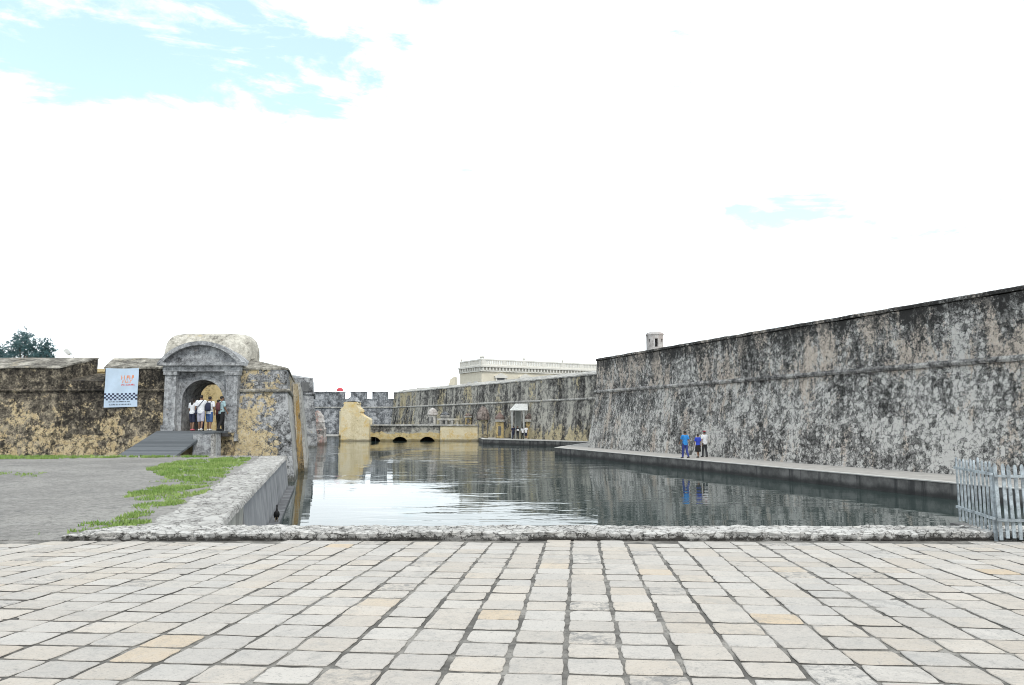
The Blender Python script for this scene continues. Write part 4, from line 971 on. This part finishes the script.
# ------------------------------------------------------------------ fence
fe = thing('picket_fence', (6.6, 10.9, 0), 'weathered pale blue-grey wooden picket fence bent around the kerb end', 'fence')
rs = random.Random(9)
def pale(p, d, z0, z1, lean):
    """one upright board at p along direction d"""
    d = Vector((d[0], d[1], 0)).normalized(); nrm = Vector((d.y, -d.x, 0)); wv = d * .021; tv = nrm * .010
    g = MB(); b0 = Vector((p[0], p[1], z0)); b1 = Vector((p[0], p[1], z1)) + d * lean; tip = .035
    outl = [b0 - wv, b0 + wv, b1 + wv - Vector((0, 0, tip)), b1 + wv * .3, b1 - wv * .3 - Vector((0, 0, .004)), b1 - wv - Vector((0, 0, tip))]
    g.prism([q + tv for q in outl], -tv * 2)
    return g.build('pale', M['fence'], fe)
A, B = Vector((6.83, 11.92)), Vector((6.50, 10.50)); C_ = Vector((8.9, 10.05))
d1 = (B - A).normalized(); d2 = (C_ - B).normalized()
n1, n2 = Vector((d1.y, -d1.x)), Vector((d2.y, -d2.x))
for k in range(10):
    p = A + (B - A) * (k / 9.6)
    pale(p - Vector((n1.x, n1.y)) * 0, d1, rs.uniform(.06, .11), 1.06 + rs.uniform(-.035, .03), rs.uniform(-.03, .0))
L2 = (C_ - B).length; k = .05
while k < L2:
    p = B + d2 * k; pale(p, d2, rs.uniform(.0, .05) - .0, 1.06 + rs.uniform(-.05, .05), rs.uniform(-.035, -.005)); k += .080
for (P0, P1, nn, zz) in [(A - d1 * .03, B + d1 * .02, n1, (.87, .28)), (B - d2 * .0, C_, n2, (.845, .265))]:
    for z in zz:
        g = MB(); q = Vector((nn.x, nn.y, 0))
        if q.dot(Vector((-P0.x, -P0.y, 0))) < 0: q = -q
        a, b_ = Vector((P0.x, P0.y, z)) + q * .012, Vector((P1.x, P1.y, z)) + q * .012
        g.add([a, b_, b_ + q * .03, a + q * .03] + [v + Vector((0, 0, .034)) for v in (a, b_, b_ + q * .03, a + q * .03)], [(3, 2, 1, 0), (4, 5, 6, 7), (0, 1, 5, 4), (1, 2, 6, 5), (2, 3, 7, 6), (3, 0, 4, 7)])
        g.build('rail', M['fence'], fe)
for p in (B, B + d2 * 1.2):
    g = MB(); g.box(p.x + .005, p.y + .045, -.05, p.x + .04, p.y + .08, .98); g.build('post', M['fence'], fe)
g = MB(); g.box(6.72, 11.24, -2.4, 6.94, 12.0, .05)
tag(g.build('fence_footing', M['prom_face']), 'narrow dark concrete footing under the bent end of the picket fence', 'footing')

# ------------------------------------------------------------------ people
def limb(g, pts, rads): g.tube(pts, rads, 10)
def hand(g, wrist, d, side):
    """palm and five curled fingers"""
    d = Vector(d).normalized(); sx = Vector((0, 1, 0)); out_ = Vector((side, 0, 0))
    w_ = Vector(wrist); palm = w_ + d * .045
    g.ell(tuple(palm), (.017, .04, .05), 10, 6)
    for k, L in enumerate((.060, .068, .063, .050)):
        b0 = w_ + d * .085 + sx * (.028 - .019 * k)
        g.tube([b0 - d * .02, b0 + d * L * .5 - out_ * .004, b0 + d * L * .9 - out_ * .02, b0 + d * L * 1.0 - out_ * .03], [.0085, .008, .007, .004], 6)
    tb = w_ + d * .03 + sx * .03
    g.tube([tb, tb + d * .03 + sx * .02, tb + d * .06 + sx * .02 - out_ * .012], [.010, .009, .005], 6)

def person(loc, rz, label, group, top, legs, shoes, H=1.70, female=False, hair='short', stride=0.0, arms=((8, 10), (8, 10)), sleeve=.5, bottom='trousers', turn=0., hat=None, bag=None, strap=None, phase=1):
    s = H / 1.70
    o = local('person', loc, label, 'person', group, rz)
    shw = .165 if female else .19; hw = .088
    sh_z, hip_z = 1.40, .90
    # skeleton (facing +Y)
    hips = [(-hw, 0, hip_z), (hw, 0, hip_z)]
    legp = []
    for k, sd_ in enumerate((-1, 1)):
        sw = stride * (1 if (k == 0) == (phase > 0) else -1)
        hip = Vector((sd_ * hw, 0, hip_z)); a = math.asin(max(-.5, min(.5, sw * .45)))
        kn = hip + Vector((0, math.sin(a) * .43 + (.04 if sw < 0 else .02), -math.cos(a) * .43)); 
        back_ = -sw if sw < 0 else 0
        an__ = kn + Vector((0, math.sin(a) * .25 - back_ * .25, -.40 + back_ * .10))
        an__.z = max(.075, an__.z if sw < 0 else .085)
        toe = an__ + Vector((sd_ * .012, .14, -.055 if sw >= 0 else -.06))
        legp.append((hip, kn, an__, toe))
    armp = []
    for k, sd_ in enumerate((-1, 1)):
        up, bend = arms[k]
        shd = Vector((sd_ * shw, 0, sh_z)); a, b_ = R(up), R(up + bend)
        el_ = shd + Vector((sd_ * .05, math.sin(a) * .28, -math.cos(a) * .28)); wr = el_ + Vector((sd_ * (.0 if bend < 60 else -.06), math.sin(b_) * .25, -math.cos(b_) * .25))
        armp.append((shd, el_, wr))
    g = MB()
    tw = .9 if female else 1.0
    tor = [(0, 0, .80, .10, .085), (0, 0, .86, .155, .11), (0, -.005, .95, .16 * (1.03 if female else 1), .115), (0, 0, 1.06, .135 * tw, .10), (0, .005, 1.20, .155 * tw, .115), (0, .0, 1.32, .17 * tw, .112), (0, -.005, 1.41, .14 * tw, .085), (0, -.005, 1.46, .07, .06), (0, .0, 1.55, .052, .055)]
    g.loft(tor, 18)
    for hip, kn, an__, toe in legp:
        limb(g, [hip + Vector((0, 0, .03)), hip.lerp(kn, .4), kn, kn.lerp(an__, .35) + Vector((0, -.012, 0)), an__], [.088, .075, .052, .053, .036])
        limb(g, [an__ + Vector((0, -.05, -.045)), an__ + Vector((0, .02, -.03)), toe], [.034, .038, .026])
    for shd, el_, wr in armp:
        limb(g, [shd + Vector((-shd.x * .25, 0, .0)), shd, shd.lerp(el_, .5), el_, wr], [.06, .056, .045, .036, .026])
    ca, sa = math.cos(R(turn)), math.sin(R(turn))
    hz = 1.59
    g.loft([(0, .022, hz - .11, .028, .03), (0, .02, hz - .095, .046, .055), (0, .012, hz - .05, .062, .078), (0, .004, hz, .073, .09), (0, 0, hz + .05, .072, .09), (0, -.004, hz + .085, .056, .072), (0, -.004, hz + .105, .02, .03)], 16)
    rot = lambda p: Vector((p[0] * ca - p[1] * sa, p[0] * sa + p[1] * ca, p[2]))
    g.tube([rot((0, .085, hz + .012)), rot((0, .108, hz - .022)), rot((0, .088, hz - .030))], [.008, .015, .01], 8)
    for e in (-1, 1): g.ell(tuple(rot((e * .073, -.004, hz - .005))), (.012, .022, .03), 8, 6)
    sc_all = lambda gg: [setattr(gg, 'v', [(x * s, y * s, z * s) for x, y, z in gg.v])]
    sc_all(g)
    body = g.build('body', [M['skin']], o, remesh=.013)
    # fingers, joined to the same body mesh
    gf = MB()
    for (shd, el_, wr), e in zip(armp, (-1, 1)): hand(gf, wr - (wr - el_).normalized() * .02, wr - el_, e)
    sc_all(gf)
    bm = bmesh.new(); bm.from_mesh(body.data); tmp = bpy.data.meshes.new('t'); tmp.from_pydata(gf.v, [], gf.f); bm.from_mesh(tmp); bm.to_mesh(body.data); bm.free(); bpy.data.meshes.remove(tmp)
    # eyes and mouth
    for e in (-1, 1):
        g = MB(); g.ell(tuple(rot((e * .030, .083, hz + .018))), (.011, .006, .007), 8, 5); sc_all(g); g.build('eye', M['eye_dark'], o)
    g = MB(); g.tube([rot((-.022, .080, hz - .058)), rot((0, .088, hz - .06)), rot((.022, .080, hz - .058))], [.003, .006, .003], 6); sc_all(g); g.build('mouth', M['dark_red_cloth'], o)
    # shirt
    g = MB(); g.loft([(cx, cy, z, rx + .018, ry + .018) for cx, cy, z, rx, ry in tor if .84 < z < 1.47], 20)
    if not female: g.loft([(0, 0, .83, .172, .132), (0, 0, .95, .178, .132), (0, 0, 1.1, .165, .125)], 20)
    for shd, el_, wr in armp:
        pts = [shd + Vector((-shd.x * .3, 0, .01)), shd, shd.lerp(el_, .55), shd.lerp(el_, .8)]; rd = [.075, .073, .066, .064]
        if sleeve > .7: pts = pts[:3] + [el_, el_.lerp(wr, .9)]; rd = [.075, .072, .06, .05, .042]
        limb(g, pts, rd)
    sc_all(g); g.build('shirt', M[top], o, remesh=.013)
    g = MB()
    if bottom == 'skirt':
        g.loft([(0, 0, .95, .165, .125), (0, 0, .86, .19, .145), (0, .01, .65, .215, .17), (0, .01, .45, .225, .185), (0, .01, .43, .20, .16)], 20)
    else:
        g.loft([(0, 0, .78, .12, .105), (0, 0, .85, .175, .13), (0, 0, .97, .17, .125)], 18)
        for hip, kn, an__, toe in legp:
            if bottom == 'shorts': limb(g, [hip + Vector((0, 0, .03)), hip.lerp(kn, .5), kn + Vector((0, 0, .0)), kn.lerp(an__, .1)], [.108, .10, .088, .086])
            else: limb(g, [hip + Vector((0, 0, .03)), hip.lerp(kn, .45), kn, kn.lerp(an__, .5), an__ + Vector((0, -.005, .0))], [.105, .092, .072, .068, .060])
    sc_all(g); g.build('skirt' if bottom == 'skirt' else bottom, M[legs], o, remesh=.013)
    for hip, kn, an__, toe in legp:
        g = MB(); limb(g, [an__ + Vector((0, -.075, -.038)), an__ + Vector((0, -.04, -.035)), an__ + Vector((0, .05, -.036)), toe + Vector((0, .0, .0)), toe + Vector((0, .04, -.005))], [.03, .046, .047, .042, .025]); 
        g.v = [(x, y, max(z, .004)) if an__.z < .1 else (x, y, z) for x, y, z in g.v]; sc_all(g); g.build('shoe', M[shoes], o, smooth=True)
    # hair
    g = MB(); g.loft([(0, -.02, hz - .02 if hair == 'short' else hz - .05, .070, .078), (0, -.02, hz + .02, .080, .092), (0, -.012, hz + .06, .081, .098), (0, -.010, hz + .095, .066, .082), (0, -.008, hz + .118, .03, .04)], 18)
    if hair == 'long': g.loft([(0, -.075, hz + .07, .06, .04), (0, -.085, hz - .02, .078, .045), (0, -.09, hz - .14, .08, .042), (0, -.092, hz - .26, .065, .035), (0, -.09, hz - .31, .03, .018)], 14)
    if hair == 'bun': g.ell((0, -.10, hz + .07), (.05, .045, .05))
    g.v = [tuple(rot(p)) if p[2] > 1.45 else p for p in g.v]
    sc_all(g); g.build('hair', M['hair'], o, remesh=.012)
    if hat:
        g = MB(); g.loft([(0, -.005, hz + .055, .092, .108), (0, -.005, hz + .10, .086, .10), (0, -.005, hz + .135, .05, .06)], 18); g.prism([tuple(rot((x, y, hz + .06))) for x, y in [(-.07, .08), (-.06, .14), (0, .165), (.06, .14), (.07, .08)]], (0, 0, .012)); sc_all(g); g.build('cap', M[hat], o)
    if bag == 'backpack':
        b_ = local('backpack', loc, label and f'{BAGL.get(label, "dark backpack")}', 'backpack', None, rz)
        g = MB(); g.loft([(0, -.20, .98, .13, .07), (0, -.215, 1.04, .155, .095), (0, -.215, 1.2, .15, .095), (0, -.20, 1.34, .13, .08), (0, -.19, 1.40, .07, .05)], 16); sc_all(g); g.build('pack', M[strap], b_, smooth=True)
        for e in (-1, 1):
            g = MB(); g.tube([(e * .09, -.15, 1.36), (e * .10, -.04, 1.475), (e * .105, .08, 1.42), (e * .11, .145, 1.28), (e * .14, .10, 1.1), (e * .14, -.14, 1.02)], .014, 6); sc_all(g); g.build('shoulder_strap', M[strap], b_)
    if bag == 'sling':
        b_ = local('shoulder_bag', loc, BAGL.get(label, 'dark shoulder bag'), 'bag', None, rz)
        g = MB(); g.loft([(-.20, .0, .80, .03, .10), (-.21, .0, .83, .045, .13), (-.21, 0, .98, .045, .13), (-.20, 0, 1.0, .03, .11)], 14); sc_all(g); g.build('pouch', M[strap], b_)
        g = MB(); g.tube([(-.20, -.09, .98), (-.13, -.145, 1.12), (.0, -.148, 1.27), (.09, -.115, 1.40), (.11, -.02, 1.475), (.08, .11, 1.40), (-.05, .145, 1.22), (-.17, .11, 1.02), (-.20, .08, .98)], .016, 6); sc_all(g); g.build('shoulder_strap', M[strap], b_)
    return o
BAGL = {}
A1 = 'man in white t-shirt and pale grey shorts with a bag strap across his back'
A2 = 'person in white top and denim shorts wearing a navy backpack in the gateway'
A3 = 'man in dark trousers at the right side of the gateway with a maroon backpack'
BAGL[A1] = 'black shoulder bag slung across the back of the white t-shirt man'
BAGL[A2] = 'navy backpack on the back of the person in denim shorts'
BAGL[A3] = 'dark maroon backpack on the man standing at the right of the gateway'
Zg = 1.117
GP = 'visitors gathered in the gate arch'
person((-15.90, 38.40, Zg), R(-8), 'woman with long dark hair, white top and navy shorts at left of the gateway', GP, 'white_cloth', 'navy_cloth', 'pink_shoe', 1.62, True, 'long', .25, ((10, 20), (20, 60)), .5, 'shorts')
person((-15.42, 38.22, Zg), R(6), A1, GP, 'white_cloth', 'lilac_grey_cloth', 'white_shoe', 1.76, False, 'short', .35, ((-8, 18), (14, 15)), .5, 'shorts', bag='sling', strap='navy_cloth')
person((-15.08, 38.45, Zg), R(-4), A2, GP, 'white_cloth', 'jean', 'white_shoe', 1.70, False, 'short', .2, ((10, 15), (-6, 20)), .5, 'shorts', bag='backpack', strap='navy_cloth')
person((-14.90, 39.15, Zg - .02), R(-35), 'shorter dark-haired person in maroon top half hidden in the gateway', GP, 'maroon_cloth', 'charcoal_cloth', 'dark_shoe', 1.58, True, 'short', .1, ((12, 30), (12, 30)), .5, 'trousers')
person((-14.52, 38.55, Zg), R(-38), A3, GP, 'pale_teal_cloth', 'black_cloth', 'dark_shoe', 1.72, False, 'short', .45, ((18, 40), (6, 25)), .5, 'trousers', bag='backpack', strap='maroon_cloth')
person((-15.83, 39.35, Zg - .02), R(10), 'dark-haired person in a dark top behind the woman with long hair', GP, 'charcoal_cloth', 'navy_cloth', 'dark_shoe', 1.60, True, 'long', .1, ((8, 20), (8, 20)), .5, 'trousers')
Zp = -.752
GW = 'visitors walking on the promenade'
rw = math.atan2(.333, 1)
person((10.93, 48.9, Zp), rw + .12, 'man in bright blue shirt and blue jeans walking along the promenade', GW, 'bright_blue_cloth', 'blue_jean_dark', 'dark_shoe', 1.72, False, 'short', .45, ((22, 15), (-20, 12)), .5, 'trousers')
person((11.98, 49.9, Zp), rw, 'woman in royal blue top and black skirt walking on the promenade', GW, 'royal_blue_cloth', 'black_cloth', 'dark_shoe', 1.52, True, 'short', .3, ((10, 12), (-10, 12)), .5, 'skirt', phase=-1)
person((12.62, 50.75, Zp), rw + .05, 'man in white shirt and dark trousers with a reddish cap beside the wall', GW, 'white_cloth', 'charcoal_cloth', 'dark_shoe', 1.70, False, 'short', .3, ((-14, 12), (16, 15)), .5, 'trousers', hat='dark_red_cloth')
Zf = -.75
GF = 'visitors standing by the far shelter'
person((.18, 100.9, Zf), R(20), 'person all in dark navy clothes at the left post of the far shelter', GF, 'navy_cloth', 'navy_cloth', 'dark_shoe', 1.72, False, 'short', .1)
person((.75, 100.7, Zf), R(-160), 'person in black holding something white, second from left by the far shelter', GF, 'black_cloth', 'charcoal_cloth', 'dark_shoe', 1.70, False, 'short', .15, ((10, 85), (10, 85)))
person((1.38, 100.6, Zf), R(30), 'person in white top and black trousers standing before the far shelter', GF, 'white_cloth', 'black_cloth', 'dark_shoe', 1.60, True, 'long', .2)
person((1.82, 100.9, Zf), R(15), 'person in white shirt and blue shorts at the right before the far shelter', GF, 'white_cloth', 'navy_cloth', 'white_shoe', 1.70, False, 'short', .2, bottom='shorts')
pk = tag(MB().hexa([(.62, 100.33, .32), (.92, 100.33, .32), (.92, 100.40, .32), (.62, 100.40, .32), (.62, 100.30, .56), (.92, 100.30, .56), (.92, 100.37, .56), (.62, 100.37, .56)], .2, .004).build('folded_map', M['white_cloth']), 'white sheet held by the person in black at the far shelter', 'paper')

# ------------------------------------------------------------------ bird on the quay ledge
by = 22.6; bx = QX(by) + .34; bz = -1.285
bd = local('bird', (bx, by, bz), 'dark long-necked water bird standing upright on the quay wall ledge', 'bird', None, R(200))
g = MB()
g.loft([(0, -.14, .02, .012, .012), (0, -.12, .07, .035, .035), (0, -.08, .12, .06, .06), (0, -.03, .19, .072, .075), (0, .0, .26, .06, .062), (0, .015, .31, .036, .038), (0, .02, .36, .024, .026), (0, .01, .41, .02, .022), (0, .015, .44, .022, .026), (0, .03, .465, .024, .032), (0, .03, .485, .012, .016)], 14)
g.tube([(0, .05, .465), (0, .10, .462), (0, .125, .452)], [.012, .007, .004], 8)
g.build('body', M['feather'], bd, remesh=.006)
for e in (-1, 1):
    g = MB(); g.loft([(e * .06, -.06, .10, .008, .03), (e * .072, -.05, .17, .014, .05), (e * .066, -.02, .25, .012, .045), (e * .05, 0, .285, .006, .02)], 10); g.build('wing', M['feather'], bd, smooth=True)
    g = MB(); g.tube([(e * .03, -.03, .12), (e * .032, -.02, .05), (e * .032, -.01, .008)], [.014, .009, .008], 6); g.tube([(e * .032, -.01, .008), (e * .045, .05, .005)], [.009, .004], 6); g.tube([(e * .032, -.01, .008), (e * .02, .05, .005)], [.009, .004], 6); g.build('leg', M['beak'], bd)

print('objects', len(bpy.data.objects))
